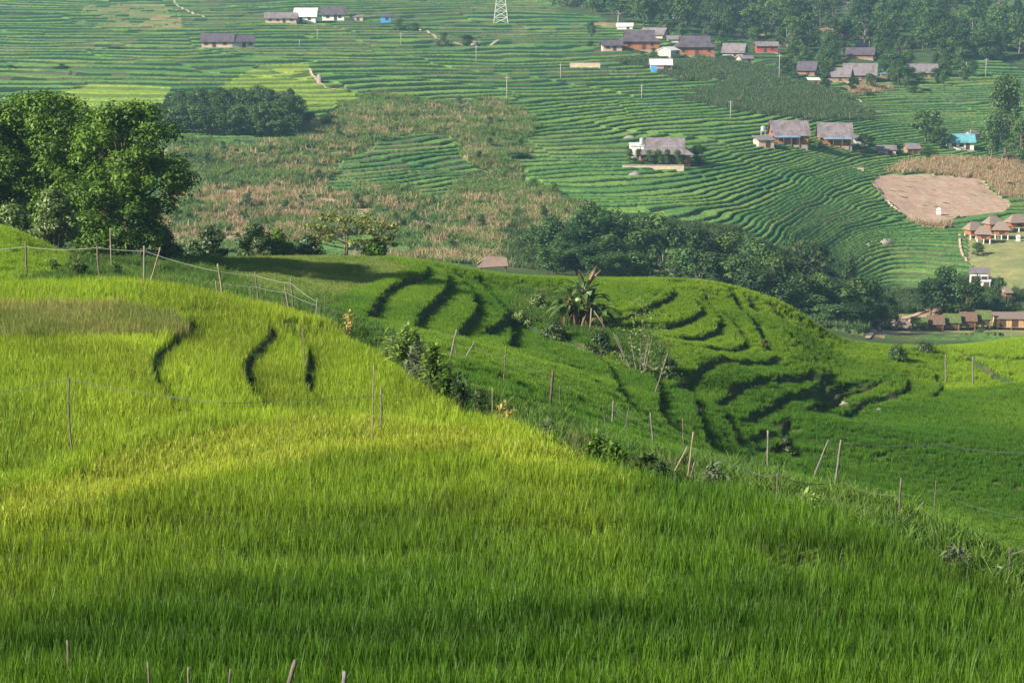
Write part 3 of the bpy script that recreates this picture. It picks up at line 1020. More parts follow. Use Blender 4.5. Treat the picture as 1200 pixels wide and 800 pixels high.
def tree_parts(seed, H, W, mat, bark, clumps=26, per=120, leaf=.22, trunk_r=None, base=.28, kind='round', trunks=1, squash=.75, cr=(.13, .24)):
    """meshes of a tree of height H and crown width W: (trunk with limbs, crown)"""
    rng = np.random.default_rng(seed)
    tr = trunk_r or H * .022
    cs, rs = [], []
    for k in range(clumps):
        a = rng.uniform(0, 6.283); u = rng.random() ** .5
        if kind == 'round':
            z = base + (1 - base) * rng.random() ** .8
            prof = math.sin(math.pi * min(.98, max(.06, (z - base * .75) / (1.05 - base * .75)))) ** .6
            r = W * .5 * prof * (.35 + .65 * u)
            rad = W * rng.uniform(*cr)
            cs.append((math.cos(a) * (r - rad * .6), math.sin(a) * (r - rad * .6), min(H * z, H - rad * .7)))
        elif kind == 'cone':
            z = base + (1 - base) * rng.random()
            r = W * .5 * (1.05 - z) / (1.05 - base) * (.4 + .6 * u)
            rad = W * rng.uniform(.12, .2) * (1.3 - z * .7)
            cs.append((math.cos(a) * r, math.sin(a) * r, H * z * .97))
        elif kind == 'flat':     # layered, see-through
            z = base + (1 - base) * (k % 5 + rng.random() * .5) / 5
            r = W * .5 * (.2 + .75 * u) * (1.15 - .5 * abs(z - .65))
            rad = W * rng.uniform(.08, .15)
            cs.append((math.cos(a) * r, math.sin(a) * r, H * z * .95))
        elif kind == 'bush':
            z = rng.random() ** .8
            r = W * .5 * math.sqrt(max(.05, 1 - z * z)) * (.4 + .6 * u)
            rad = W * rng.uniform(.15, .24)
            cs.append((math.cos(a) * (r - rad * .5), math.sin(a) * (r - rad * .5), max(rad * .35, H * z - rad * .4)))
        rs.append(rad)
    crown = crown_mesh('crown', leaf_cloud(cs, rs, per, leaf, rng, squash), mat)
    g = Geo()
    lean = rng.normal(0, .03, 2) * H
    top = H * (.8 if kind != 'bush' else .5)
    for q in range(trunks):
        ox, oy = (rng.normal(0, .12, 2) * W if trunks > 1 else (0, 0))
        pts = [(ox * .3 * (1 - 0) + lean[0] * t * t + ox * t, oy * .3 + lean[1] * t * t + oy * t, -.4 + (top + .4) * t) for t in np.linspace(0, 1, 7)]
        g.tube(pts, [tr * (1.25 - .95 * t) for t in np.linspace(0, 1, 7)], 8)
    for k in range(0, clumps, 2 if kind != 'flat' else 1):
        c = np.array(cs[k]); z0 = max(H * .12, min(c[2] * .62, top * .9))
        t0 = (z0 + .4) / (top + .4)
        s0 = np.array([lean[0] * t0 * t0, lean[1] * t0 * t0, z0])
        mid = s0 * .5 + c * .5 + np.array([0, 0, -.06 * H * rng.random()])
        r0 = tr * (.55 - .3 * t0)
        g.tube([s0, mid, c], [r0, r0 * .7, r0 * .3], 5, False)
    return g.mesh('trunk', bark, True), crown


def plant_tree(name, label, cat, parts, loc, rotz=0.0, group=None, scale=(1, 1, 1)):
    e = empty(name, loc, rotz); e.scale = scale
    link('trunk' if cat != 'bush' else 'stem', parts[0], e); link('crown' if cat != 'bush' else 'foliage', parts[1], e)
    tag(e, label, cat, group)
    return e


BARK = mat_plain('bark', (.11, .085, .065), .9, .35, 6, bump=.4)
PALEBARK = mat_plain('pale_bark', (.20, .17, .14), .9, .3, 6, bump=.4)
L_BIG = mat_leaves('broad_leaves', (.046, .108, .011), (.108, .188, .020), .38, .28, gloss=.02)
L_BUSH = mat_leaves('bush_leaves', (.085, .150, .035), (.14, .20, .05), .35, .3)
L_DARK = mat_leaves('dark_leaves', (.028, .068, .022), (.055, .10, .03), .35, .25, .25)
L_PALE = mat_leaves('pale_leaves', (.12, .165, .035), (.20, .21, .05), .35, .3)
L_FAR = mat_leaves('far_leaves', (.028, .070, .026), (.066, .125, .038), .4, .25, .45, gloss=.015)
L_BAM = mat_leaves('bamboo_leaves', (.026, .078, .030), (.058, .120, .040), .3, .3, .2, gloss=.015)
L_PINE = mat_leaves('needle_leaves', (.020, .055, .028), (.040, .082, .034), .3, .2, .25, gloss=.015)
L_WEED = mat_leaves('weed_leaves', (.12, .22, .035), (.20, .28, .06), .3, .35)
L_BAN = mat_leaves('banana_leaves', (.055, .115, .022), (.115, .18, .035), .25, .3, gloss=.1)
L_DEAD = mat_leaves('dead_leaves', (.10, .06, .035), (.17, .105, .06), .3, .25)

# big trees on the left, behind the fence
for px, top, Y, wpx, seed, lab, lf in (
        (146, 120, 117, 152, 11, 'large dense tree beside the fence, its crown ending over the brown scrub slope', L_BIG),
        (48, 108, 121, 160, 12, 'tallest dark green tree, standing near the left edge of the photo', L_BIG),
        (-22, 116, 120, 120, 13, 'broad green tree half cut off by the left edge of the photo', L_BIG),
        (104, 132, 121, 130, 14, 'green tree squeezed between the two largest crowns on the left', L_BIG)):
    p = at(px, top, Y); gzz = gpos(p[0], p[1]); H = p[2] - gzz; W = wpx * Y / F
    parts = tree_parts(seed, H, W * 1.08, lf, BARK, 92, 300, .115, H * .02, .06, 'round', cr=(.065, .145))
    plant_tree('broadleaf_tree', lab, 'tree', parts, (p[0], p[1], gzz), seed)
for px, top, Y, wpx, seed, lab, lf, nm in (
        (62, 221, 106, 62, 21, 'light green feathery bush under the large trees, above the small bright rice hill', L_BUSH, 'bush'),
        (14, 240, 108, 56, 22, 'low pale bush at the left edge below the tree crowns', L_BUSH, 'bush'),
        (188, 262, 121, 54, 24, 'dark bush under the right side of the large tree crown', L_DARK, 'bush'),
        (112, 268, 116, 80, 25, 'dark leafy bush at the foot of the large trees', L_BIG, 'bush'),
        (248, 261, 137, 42, 26, 'dark round shrub standing alone right of the large trees', L_DARK, 'bush'),
        (226, 284, 135, 30, 27, 'small low dark shrub left of the lone round shrub', L_DARK, 'bush'),
        (298, 263, 144, 48, 28, 'dark green bush on the left of the hedge behind the pale plateau', L_DARK, 'bush'),
        (326, 270, 146, 48, 29, 'spreading bush in the middle of the hedge behind the pale plateau', L_BIG, 'bush'),
        (362, 277, 148, 42, 30, 'low bush at the right end of the hedge behind the pale plateau', L_DARK, 'bush'),
        (440, 282, 149, 40, 31, 'small bush below the thin yellow-green tree', L_BIG, 'bush')):
    p = at(px, top, Y); gzz = gpos(p[0], p[1]); H = max(.8, p[2] - gzz); W = wpx * Y / F
    parts = tree_parts(seed, H, W, lf, BARK, 24, 170, .11, H * .018, .1, 'bush', 3)
    plant_tree('bush', lab, 'bush', parts, (p[0], p[1], gzz), seed)
for px, top, Y, wpx, seed, lab in ((404, 243, 150, 84, 41, 'thin yellow-green tree with layered open crown behind the pale plateau'),
                                   (447, 256, 152, 44, 42, 'slender open tree right of the thin yellow-green tree')):
    p = at(px, top, Y); gzz = gpos(p[0], p[1]); H = p[2] - gzz; W = wpx * Y / F
    parts = tree_parts(seed, H, W, L_PALE, BARK, 26, 90, .12, .07, .35, 'flat', 2, .45)
    plant_tree('slender_tree', lab, 'tree', parts, (p[0], p[1], gzz), seed)


# ---- bamboo: arching plumes
def bamboo_parts(seed, H, W, n=13):
    rng = np.random.default_rng(seed); g = Geo(); cs = []; rs = []
    for k in range(n):
        a = rng.uniform(0, 6.283); R = W * .5 * rng.uniform(.25, 1.0); h = H * rng.uniform(.72, 1.0)
        pts = []
        for t in np.linspace(0, 1, 7):
            r = R * t ** 2.2
            pts.append((math.cos(a) * (r + .25), math.sin(a) * (r + .25), h * (t - .22 * max(0, t - .6) ** 1.3 * 2) - .3 * (t == 0)))
        g.tube(pts, [.06 - .045 * t for t in np.linspace(0, 1, 7)], 5, False)
        for t in np.linspace(.3, 1, 9):
            i = min(5, int(t * 6)); f = t * 6 - i
            p = np.array(pts[i]) * (1 - f) + np.array(pts[i + 1]) * f
            cs.append(p + rng.normal(0, .2, 3)); rs.append(W * .10 * (1.25 - .6 * t) + .25)
    return g.mesh('culms', PALEBARK, True), crown_mesh('foliage', leaf_cloud(cs, rs, 42, .26, rng, 1.15, .1, .2, .38), L_BAM)


bam = [bamboo_parts(s, 9.0, 6.5) for s in (51, 52, 53, 54)]


def top_scale(px, top, Y, H0, wpx, W0):
    p = at(px, top, Y); gzz = gpos(p[0], p[1]); H = max(1.0, p[2] - gzz); W = wpx * Y / F
    return (p[0], p[1], gzz), (W / W0, W / W0, H / H0)


k = 0
for px, top, Y, wpx in ((664, 246, 300, 74), (690, 238, 306, 66), (708, 228, 312, 62), (733, 250, 309, 56), (642, 258, 296, 60), (650, 284, 285, 66),
                        (678, 276, 288, 70), (712, 268, 294, 64), (752, 262, 314, 48), (700, 292, 282, 60), (1150, 40, 690, 46), (1004, 84, 640, 20)):
    loc, sc = top_scale(px, top, Y, 9.0, wpx, 6.5)
    e = empty('bamboo_clump', loc, k * 1.7); e.scale = sc
    link('culms', bam[k % 4][0], e); link('foliage', bam[k % 4][1], e)
    if k < 10:
        tag(e, 'plumed bamboo clump in the grove in front of the far terraces, behind the banana plant', 'bamboo', 'bamboo grove in the valley')
    elif k == 10:
        tag(e, 'bamboo clump at the edge of the high wood, near the top right corner', 'bamboo')
    else:
        tag(e, 'feathery bamboo clump rising behind the grey roofs of the upper right hamlet', 'bamboo')
    k += 1

# ---- far trees: a set of kinds, copied tree by tree
H0, W0 = 8.0, 6.0
kinds = {}
for nm, seeds, mat, kw in (
        ('broad', range(61, 67), L_FAR, dict(clumps=30, per=95, leaf=.24, base=.2, kind='round', cr=(.12, .24))),
        ('tall', range(71, 75), L_FAR, dict(clumps=30, per=80, leaf=.22, base=.25, kind='round', cr=(.12, .26), squash=1.2)),
        ('cone', range(81, 84), L_PINE, dict(clumps=34, per=80, leaf=.2, base=.15, kind='cone')),
        ('open', range(91, 94), L_FAR, dict(clumps=26, per=70, leaf=.22, base=.35, kind='flat', squash=.6)),
        ('bush', range(96, 100), L_FAR, dict(clumps=20, per=110, leaf=.22, kind='bush', trunks=2))):
    kinds[nm] = [tree_parts(s, H0, W0, mat, PALEBARK if nm == 'open' else BARK, **kw) for s in seeds]
kind_i = [0]


def far_tree(name, kind, px, top, Y, wpx, label, group=None, h=None):
    loc, sc = top_scale(px, top, Y, H0, wpx, W0)
    if h:
        sc = (sc[0], sc[1], h / H0)
    kind_i[0] += 1
    ps = kinds[kind]; ps = ps[kind_i[0] % len(ps)]
    return plant_tree(name, label, 'tree' if kind != 'bush' else 'bush', ps, loc, kind_i[0] * 2.39, group, sc)


for i, (px, top, Y, wpx, kd) in enumerate((
        (762, 254, 318, 40, 'broad'), (748, 276, 300, 44, 'broad'), (786, 266, 316, 46, 'broad'), (812, 272, 314, 44, 'tall'), (838, 270, 318, 40, 'open'),
        (858, 277, 316, 44, 'broad'), (776, 292, 298, 44, 'open'), (802, 296, 296, 46, 'broad'), (832, 300, 296, 46, 'broad'), (884, 288, 312, 44, 'tall'),
        (862, 306, 296, 44, 'broad'), (906, 300, 310, 40, 'broad'), (888, 318, 294, 46, 'broad'), (744, 300, 288, 40, 'broad'), (822, 318, 284, 40, 'open'),
        (726, 300, 284, 34, 'broad'), (790, 312, 286, 34, 'open'))):
    far_tree('valley_tree', kd, px, top - 5, Y, wpx * 1.22, 'green tree in the valley belt behind the crest of the middle rice spur', 'trees of the valley belt')
for i, (px, top, Y, wpx, kd) in enumerate((
        (926, 306, 312, 44, 'broad'), (948, 284, 322, 46, 'open'), (936, 326, 300, 46, 'tall'), (962, 326, 304, 44, 'broad'), (984, 340, 304, 50, 'broad'),
        (1008, 332, 314, 40, 'broad'), (1020, 332, 318, 38, 'tall'), (950, 350, 296, 44, 'broad'), (976, 362, 294, 48, 'broad'), (1002, 360, 300, 44, 'broad'),
        (1010, 352, 310, 36, 'broad'), (914, 334, 294, 40, 'broad'), (1044, 352, 330, 26, 'bush'), (1034, 362, 318, 26, 'bush'))):
    far_tree('valley_tree' if kd != 'bush' else 'bush', kd, px, top - 5, Y, wpx * 1.2,
             'dark tree in the thick hollow below the end of the far terraces' if kd != 'bush' else 'low green bush above the sandy track', 'trees of the hollow' if kd != 'bush' else 'bushes above the sandy track')
far_tree('valley_tree', 'cone', 996, 298, 318, 34, 'light green pointed tree rising above the dark hollow', None)
far_tree('valley_tree', 'open', 946, 276, 326, 36, 'brownish thin tree at the foot of the striped terraces')
for px, top, Y, wpx, kd in ((1112, 312, 352, 50, 'broad'), (1092, 326, 352, 44, 'broad'), (1134, 330, 350, 44, 'broad'), (1106, 342, 356, 48, 'tall'), (1138, 346, 358, 36, 'broad'), (1128, 352, 360, 30, 'tall')):
    far_tree('valley_tree', kd, px, top, Y, wpx, 'tree in the clump between the sandy track and the white lodge', 'trees beside the white lodge')
for px, top, Y, wpx, kd, lab in (
        (1182, 90, 520, 56, 'tall', 'tall dark tree at the right edge above the teal roof'), (1164, 134, 512, 34, 'tall', 'slim dark tree left of the tall tree at the right edge'),
        (1198, 140, 508, 40, 'broad', 'round tree cut by the right edge beside the teal roofed house'), (1086, 128, 528, 40, 'broad', 'spreading tree standing alone in front of the right hand terraces'),
        (1102, 150, 522, 30, 'broad', 'smaller tree right behind the lone spreading tree'), (1014, 158, 500, 26, 'broad', 'green tree at the right gable of the twin farmhouses'),
        (1008, 176, 494, 24, 'bush', 'low bush on the bank right of the twin farmhouses'), (1052, 168, 506, 22, 'bush', 'bush left of the small brown shed'),
        (1088, 172, 508, 26, 'bush', 'bush between the small brown shed and the teal roofed house'), (942, 160, 492, 24, 'bush', 'bush in front of the gap between the twin farmhouses'),
        (962, 164, 490, 18, 'bush', 'light green bush before the right one of the twin farmhouses'), (605, 182, 425, 42, 'bush', 'dark bush alone at the border of brown scrub and striped terraces'),
        (624, 284, 300, 32, 'bush', 'dark round bush at the left end of the bamboo grove'), (1182, 230, 480, 20, 'bush', 'bush at the lower right corner of the bare brown field'),
        (1084, 104, 615, 26, 'bush', 'bush hiding the base of the rightmost grey roof'), (1072, 100, 610, 20, 'bush', 'shrub left below the rightmost grey roof'),
        (1018, 112, 600, 18, 'bush', 'leafy shrub before the long grey roof'), (990, 96, 625, 18, 'bush', 'shrub left of the long grey roof'),
        (936, 74, 640, 24, 'broad', 'tree left of the small grey roof in the upper hamlet'), (966, 66, 655, 24, 'broad', 'tree behind the small white shed of the upper hamlet'),
        (1046, 62, 650, 34, 'broad', 'tree between the two grey roof groups of the upper hamlet'), (1056, 84, 630, 30, 'broad', 'tree right of the long grey roof'),
        (1146, 322, 352, 20, 'bush', 'bush at the left wall of the white lodge'), (1172, 322, 358, 22, 'bush', 'bush at the right wall of the white lodge'),
        (1146, 284, 400, 24, 'bush', 'bush on the lawn below the thatched huts'), (1150, 392, 326, 22, 'bush', 'bush before the huts beside the bamboo hall'),
        (468, 22, 690, 26, 'bush', 'bush right of the small blue shed'), (484, 26, 690, 22, 'bush', 'second bush right of the small blue shed, farther from it'),
        (134, 62, 610, 36, 'bush', 'long dark bush among the upper left terraces'), (12, 78, 560, 22, 'bush', 'dark bush at the left edge among the upper terraces'),
        (72, 84, 560, 20, 'bush', 'dark bush on a terrace edge at the upper left'), (385, 132, 452, 30, 'bush', 'bush at the upper edge of the brown scrub slope'),
        (338, 138, 440, 40, 'bush', 'dark green bush at the right foot of the pine grove'), (362, 132, 448, 36, 'bush', 'bush farther right of the pine grove'),
        (520, 38, 640, 24, 'bush', 'bush beside the curved footpath'), (546, 40, 640, 24, 'bush', 'bush right of the curved footpath'),
        (692, 48, 650, 20, 'bush', 'bush left of the red wooden houses'), (752, 60, 625, 14, 'bush', 'small bush before the left red wooden house'),
        (766, 56, 628, 14, 'bush', 'small bush at the right corner of the left red wooden house'), (820, 168, 432, 26, 'bush', 'dark bush at the shaded side of the hip roofed house')):
    far_tree('bush' if kd == 'bush' else 'hillside_tree', kd, px, top, Y, wpx, lab)
# hedge trees in front of the hip-roofed house
for i, (px, wpx) in enumerate(((738, 16), (748, 17), (760, 18), (770, 20), (782, 16), (794, 18))):
    far_tree('bush', 'bush', px, 174 + (i % 3), 425, wpx, 'clipped green bush in the row before the hip roofed house', 'bushes before the hip roofed house')
# pine grove on the left
rp = random.Random(5)
for row, (bY, bt) in enumerate(((452, 108), (444, 112), (436, 118), (430, 126))):
    for q in range(17):
        px = 186 + q * 9.6 + rp.uniform(-4, 4) + row * 3
        if px > 356 - row * 3: continue
        t = bt + rp.uniform(-7, 6) + max(0, px - 320) * .18 + max(0, 215 - px) * .35
        far_tree('pine_tree', rp.choice(('cone', 'broad', 'tall', 'broad')), px, t, bY, rp.uniform(24, 38), 'dark tree of the dense grove between the brown scrub and the left terraces', 'trees of the dark grove')
# high wood, tree by tree
rw = random.Random(9)
houses_px = [(712, 775, 34, 70), (782, 842, 38, 72), (845, 915, 48, 76), (932, 1100, 60, 100), (695, 735, 40, 64)]
cnt = 0
for it in range(1500):
    px = rw.uniform(612, 1216); py = rw.uniform(-34, 84)
    X_, Y_ = np.array([px]), np.array([py])
    if not inside(X_, Y_, P_WOODS)[0] or (inside(X_, Y_, P_WOODGAP)[0] and rw.random() < .93): continue
    if any(a < px < b and c < py < d for a, b, c, d in houses_px) and rw.random() < .9: continue
    x_, y_ = hit(px, py, 500)
    near_h = any(a - 4 < px < b + 4 and c < py < d + 12 for a, b, c, d in houses_px)
    hh = rw.uniform(5, 7) if near_h else rw.uniform(8, 13)
    kd = rw.choice(('broad', 'broad', 'tall', 'tall', 'cone', 'open', 'broad', 'bush'))
    sc = rw.uniform(.9, 1.35)
    kind_i[0] += 1
    ps = kinds[kd][kind_i[0] % len(kinds[kd])]
    plant_tree('wood_tree', 'tree in the wood that covers the hilltop above the upper right hamlet', 'tree', ps, (x_, y_, gpos(x_, y_) - .2), kind_i[0] * 1.3,
               'trees of the high wood', (sc * hh / 8, sc * hh / 8, hh / 8))
    cnt += 1
    if cnt >= 290: break
# trees among the houses of the upper hamlets
rh = random.Random(21)
for i in range(70):
    for tr_ in range(20):
        px = rh.uniform(925, 1115) if i < 52 else rh.uniform(690, 925); py = rh.uniform(50, 106) if i < 52 else rh.uniform(34, 66)
        # keep the fronts of the houses open
        if not any(abs(px - hx) < hw and hb - 20 < py < hb + 9 for hx, hb, hw in ((948, 89, 12), (954, 99, 9), (1010, 95, 19), (986, 97, 14), (1083, 92, 17), (1010, 72, 15), (750, 60, 26), (717, 61, 14), (815, 67, 26), (784, 68, 10), (862, 67, 14), (874, 76, 10), (899, 63, 15), (733, 35, 11), (768, 45, 15))):
            break
    x_, y_ = hit(px, py, 500)
    hh = rh.uniform(3.5, 6.5); kd = rh.choice(('broad', 'tall', 'open', 'bush', 'broad')); kind_i[0] += 1
    ps = kinds[kd][kind_i[0] % len(kinds[kd])]; sc = rh.uniform(.9, 1.3)
    plant_tree('garden_tree', 'garden tree among the grey roofs of the upper right hamlet' if i < 52 else 'garden tree around the two red wooden houses', 'tree', ps, (x_, y_, gpos(x_, y_) - .2), kind_i[0] * 1.7,
               'garden trees of the upper right hamlet' if i < 52 else 'garden trees by the red wooden houses', (sc * hh / 8, sc * hh / 8, hh / 8))
for px, py in ((930, 90), (967, 93), (973, 86), (1031, 90), (1037, 82), (1045, 92), (1053, 90), (1064, 82), (1068, 95), (1103, 90), (1112, 86), (1097, 97), (1020, 105), (1047, 99), (1059, 99), (1079, 99),
               (924, 82), (938, 74), (960, 78), (975, 74), (1034, 72), (1042, 70), (1096, 78), (1108, 78), (1120, 88), (1126, 80), (968, 104), (1000, 108), (918, 92), (1130, 96), (1140, 90)):
    x_, y_ = hit(px, py, 500); hh = rh.uniform(3.6, 6.2); kind_i[0] += 1
    ps = kinds[rh.choice(('broad', 'tall', 'bush', 'broad'))][kind_i[0] % 3]; sc = rh.uniform(1.0, 1.4)
    plant_tree('garden_tree', 'garden tree among the grey roofs of the upper right hamlet', 'tree', ps, (x_, y_, gpos(x_, y_) - .2), kind_i[0] * 1.7,
               'garden trees of the upper right hamlet', (sc * hh / 8, sc * hh / 8, hh / 8))
for i in range(90):
    px = rh.uniform(200, 670); py = rh.uniform(124, 296)
    if not inside(np.array([px]), np.array([py]), P_SCRUB)[0] or inside(np.array([px]), np.array([py]), P_PATCH)[0]: continue
    x_, y_ = hit(px, py, 240); hh = rh.uniform(1.0, 2.6); kind_i[0] += 1
    plant_tree('scrub_bush', 'green bush growing in the brown scrub slope', 'bush', kinds['bush'][kind_i[0] % 4], (x_, y_, gpos(x_, y_) - .1), kind_i[0] * 1.7, 'bushes of the scrub slope', (hh / 8 * 1.5, hh / 8 * 1.5, hh / 8))
print('trees', round(time.time() - T0, 1))


# ---- banana plant, bare shrub and the weeds along the ridge
def blade_leaf(g, base, a, length, width, rise, droop, n=9, fold=.25, tear=0, rng=None):
    """one arching strap leaf with a folded midrib"""
    base = np.array(base, float); ca, sa = math.cos(a), math.sin(a)
    pts = []
    for i in range(n + 1):
        t = i / n
        out = length * (t * math.cos(rise) + .15 * droop * t * t)
        z = length * (t * math.sin(rise) - droop * t * t * .9)
        pts.append(base + np.array([ca * out, sa * out, z]))
    b0 = len(g.v)
    for i, p in enumerate(pts):
        t = i / n
        w = width * .5 * (math.sin(math.pi * min(1, .08 + t * .95)) ** .6) * (.12 if t < .12 else 1)
        if tear and rng is not None:
            w *= rng.uniform(.7, 1.1)
        s = np.array([-sa, ca, 0]) * w; up = np.array([0, 0, w * fold])
        g.v += [tuple(p - s + up), tuple(p), tuple(p + s + up)]
    for i in range(n):
        k = b0 + i * 3
        g.f += [(k, k + 1, k + 4, k + 3), (k + 1, k + 2, k + 5, k + 4)]


def var_mesh(g, name, mat, rng):
    me = g.mesh(name, mat, True)
    face_attr(me, 'var', np.repeat(rng.random(max(1, len(me.polygons) // 6 + 1)), 6)[:len(me.polygons)])
    return me


rb = np.random.default_rng(5)
bx, by = hit(682, 366, 75, 140)
bz = gpos(bx, by)
ban = empty('banana_plant', (bx, by, bz))
ban.scale = (1.75, 1.75, 1.75)
tag(ban, 'banana plant with arching green and dead brown leaves at the edge of a middle terrace', 'banana plant')
mpp = by / F                     # metres per photograph pixel there
BSTEM = mat_plain('banana_stem', (.13, .13, .05), .6, .4, 5, alt=(.12, .07, .04))
for sx, sy, h in ((0, 0, 1.35), (.3, .2, 1.1), (-.35, .2, 1.15), (.15, -.25, .8), (-.2, -.25, .75), (.5, -.1, .5), (-.6, -.1, .45)):
    g = Geo().tube([(sx, sy, -.3), (sx * 1.08, sy, h * .5), (sx * 1.15, sy * 1.1, h)], [.12, .10, .06], 9)
    if h > .6: g.obj('pseudostem', BSTEM, ban, True)
    for q in range(10 if h > 1 else 8):
        a = q * 2.4 + sx * 5
        up_ = rb.uniform(.45, 1.2) if q % 3 else rb.uniform(1.1, 1.5)
        g = Geo(); blade_leaf(g, (sx * 1.15, sy * 1.1, h * rb.uniform(.7, .98)), a, rb.uniform(.9, 1.45), rb.uniform(.17, .30), up_, rb.uniform(.35, 1.0), 11, .35, 1, rb)
        link('leaf', var_mesh(g, 'leaf', L_BAN, rb), ban)
    for q in range(2):
        g = Geo(); blade_leaf(g, (sx * 1.1, sy, h * rb.uniform(.6, .9)), rb.uniform(0, 6.28), rb.uniform(.5, .9), .12, rb.uniform(.1, .6), 1.1, 9, .9, 1, rb)
        tag(link('dead_leaf', var_mesh(g, 'dead_leaf', L_DEAD, rb), ban), 'hanging dead brown leaf')
for a, L_, q in ((.9, 1.15, 1.0), (.5, 1.0, .9), (2.4, .9, 1.1)):
    g = Geo(); blade_leaf(g, (.15, 0, 1.35), a, L_, .15, q, .15, 9, 1.2, 1, rb)
    tag(link('dead_leaf', var_mesh(g, 'dead_leaf', L_DEAD, rb), ban), 'upright dead brown leaf')

sx_, sy_ = hit(752, 416, 75, 140)
p = at(752, 346, sy_); gzz = gpos(sx_, sy_)
parts = tree_parts(141, p[2] - gzz, 74 * sy_ / F, L_BUSH, PALEBARK, 26, 26, .085, .035, .2, 'bush', 7, cr=(.1, .2))
plant_tree('bare_shrub', 'thin leafed shrub with pale branches right of the banana plant', 'shrub', parts, (sx_, sy_, gzz), 1)
for px, py, hp, wp, lf, lab in ((612, 352, 22, 40, L_BUSH, 'weedy bush on the terrace bank left of the banana plant'), (650, 372, 26, 40, L_DARK, 'dark bush at the left foot of the banana plant'),
                                (704, 394, 24, 34, L_DARK, 'dark bush at the right foot of the banana plant'), (632, 340, 18, 34, L_BUSH, 'small bush on the bank above the banana plant'),
                                (782, 420, 22, 36, L_DARK, 'dark bush right of the pale branched shrub'), (922, 500, 20, 22, L_DARK, 'small dark bush on the lower terrace edge of the right spur'),
                                (1052, 412, 22, 30, L_DARK, 'dark bush at the end of the right spur'), (1084, 408, 14, 40, L_DARK, 'low dark bush between the right spur and the bright rice field')):
    x_, y_ = hit(px, py, 75, 200); g_ = gpos(x_, y_)
    plant_tree('bush', lab, 'bush', tree_parts(int(px), hp * y_ / F, wp * y_ / F, lf, BARK, 20, 90, .07, .02, .1, 'bush', 3), (x_, y_, g_), px)


def weed(px, py, hp, lab, n=16, wl=.07, seed=1, Y=None, mat=L_WEED, name='weed', wide=1.0):
    if Y is None:
        x_, Y = hit(px, py)
    top = at(px, py - hp, Y); x_ = top[0]; z_ = gpos(x_, Y); L_ = max(.35, top[2] - z_)
    rng = np.random.default_rng(seed)
    e = empty(name, (x_, Y, z_)); tag(e, lab, 'plant')
    st = Geo(); lv = Geo(); R = max(.25, hp * Y / F * .55) * wide
    for q in range(max(4, n // 2)):
        a = rng.uniform(0, 6.28); r_ = rng.uniform(0, R)
        tip = np.array([math.cos(a) * r_, math.sin(a) * r_, L_ * rng.uniform(.55, .92) * (1 - .35 * r_ / R)])
        b_ = np.array([math.cos(a) * r_ * .4, math.sin(a) * r_ * .4, -.1])
        st.tube([b_, (b_ + tip) / 2, tip], [.012, .009, .005], 5, False)
        for j in range(n):
            t = rng.uniform(.25, 1) ** .7; blade_leaf(lv, b_ + (tip - b_) * t, rng.uniform(0, 6.28), rng.uniform(.18, .42) * (.6 + 5 * wl), wl * rng.uniform(.8, 1.6), rng.uniform(.2, 1.25), rng.uniform(.2, .8), 4, .3)
    st.obj('stem', BARK, e, True); link('foliage', var_mesh(lv, 'foliage', mat, rng), e)
    return e


L_YEL = mat_leaves('yellow_flowers', (.42, .34, .08), (.5, .36, .12), .3, .3)
L_GREY = mat_leaves('grey_leaves', (.08, .11, .055), (.15, .175, .10), .3, .3)
for k, (px, py, hp, n, wl, mat, lab) in enumerate((
        (474, 398, 44, 24, .10, L_WEED, 'broad leafed pale green weed highest on the ridge of the front field'), (458, 388, 30, 16, .07, L_WEED, 'leafy weed left of the tallest broad leafed weed'),
        (488, 418, 36, 22, .05, L_GREY, 'grey leafed weed clump on the ridge below the broad leafed weed'), (508, 430, 48, 30, .08, L_WEED, 'big leafy weed with upright leaves in the middle of the ridge'),
        (526, 440, 36, 26, .06, L_BIG, 'dark green weed right of the big leafy weed'), (494, 428, 26, 20, .04, L_GREY, 'low grey weed at the left foot of the big leafy weed'),
        (540, 448, 26, 20, .06, L_DARK, 'low dark weed clump right end of the leafy ridge'), (562, 462, 20, 18, .05, L_DARK, 'dark weed clump on the ridge left of the yellow flower'),
        (588, 470, 18, 10, .05, L_YEL, 'small plant with yellow flowers on the ridge'), (408, 366, 12, 10, .06, L_YEL, 'yellow leafed weed on the field edge under the S shaped terraces'),
        (645, 494, 16, 16, .04, L_GREY, 'grey weed on the ridge under the dark thick fence post'), (700, 512, 20, 24, .06, L_BIG, 'green weed clump above the bare reddish soil'),
        (720, 524, 18, 22, .05, L_BIG, 'creeping green weed right beside the bare reddish soil'), (755, 538, 18, 24, .06, L_DARK, 'dark weed clump left of the crossed bamboo stakes'),
        (775, 546, 16, 22, .05, L_DARK, 'low dark weed at the foot of the crossed bamboo stakes'), (835, 548, 16, 20, .05, L_GREY, 'grey weed right of the crossed bamboo stakes'),
        (945, 584, 26, 14, .06, L_WEED, 'upright leafy weed below the pair of tall fence poles'), (936, 580, 22, 8, .05, L_WEED, 'thin grassy weed left of the upright leafy weed'),
        (1118, 638, 14, 16, .04, L_GREY, 'pale dry weed on the ridge below the white pipe'),
        (60, 316, 24, 20, .06, L_WEED, 'tall grassy weed by the leftmost fence post'), (88, 318, 28, 26, .06, L_BUSH, 'pale bushy weed between the two leftmost fence posts'),
        (136, 322, 22, 18, .05, L_DARK, 'dark weed clump left of the twin fence posts'))):
    weed(px, py, hp * (.8 if px < 690 else .62), lab, n, wl, 200 + k, None if px < 300 else cfar(px) * 1.03, mat, wide=1.05)

# bare soil and stones
SOILM = mat_plain('red_soil', (.24, .13, .085), .95, .3, 5, bump=.6)
STONE = mat_plain('grey_stone', (.22, .19, .17), .9, .35, 6, bump=.6)


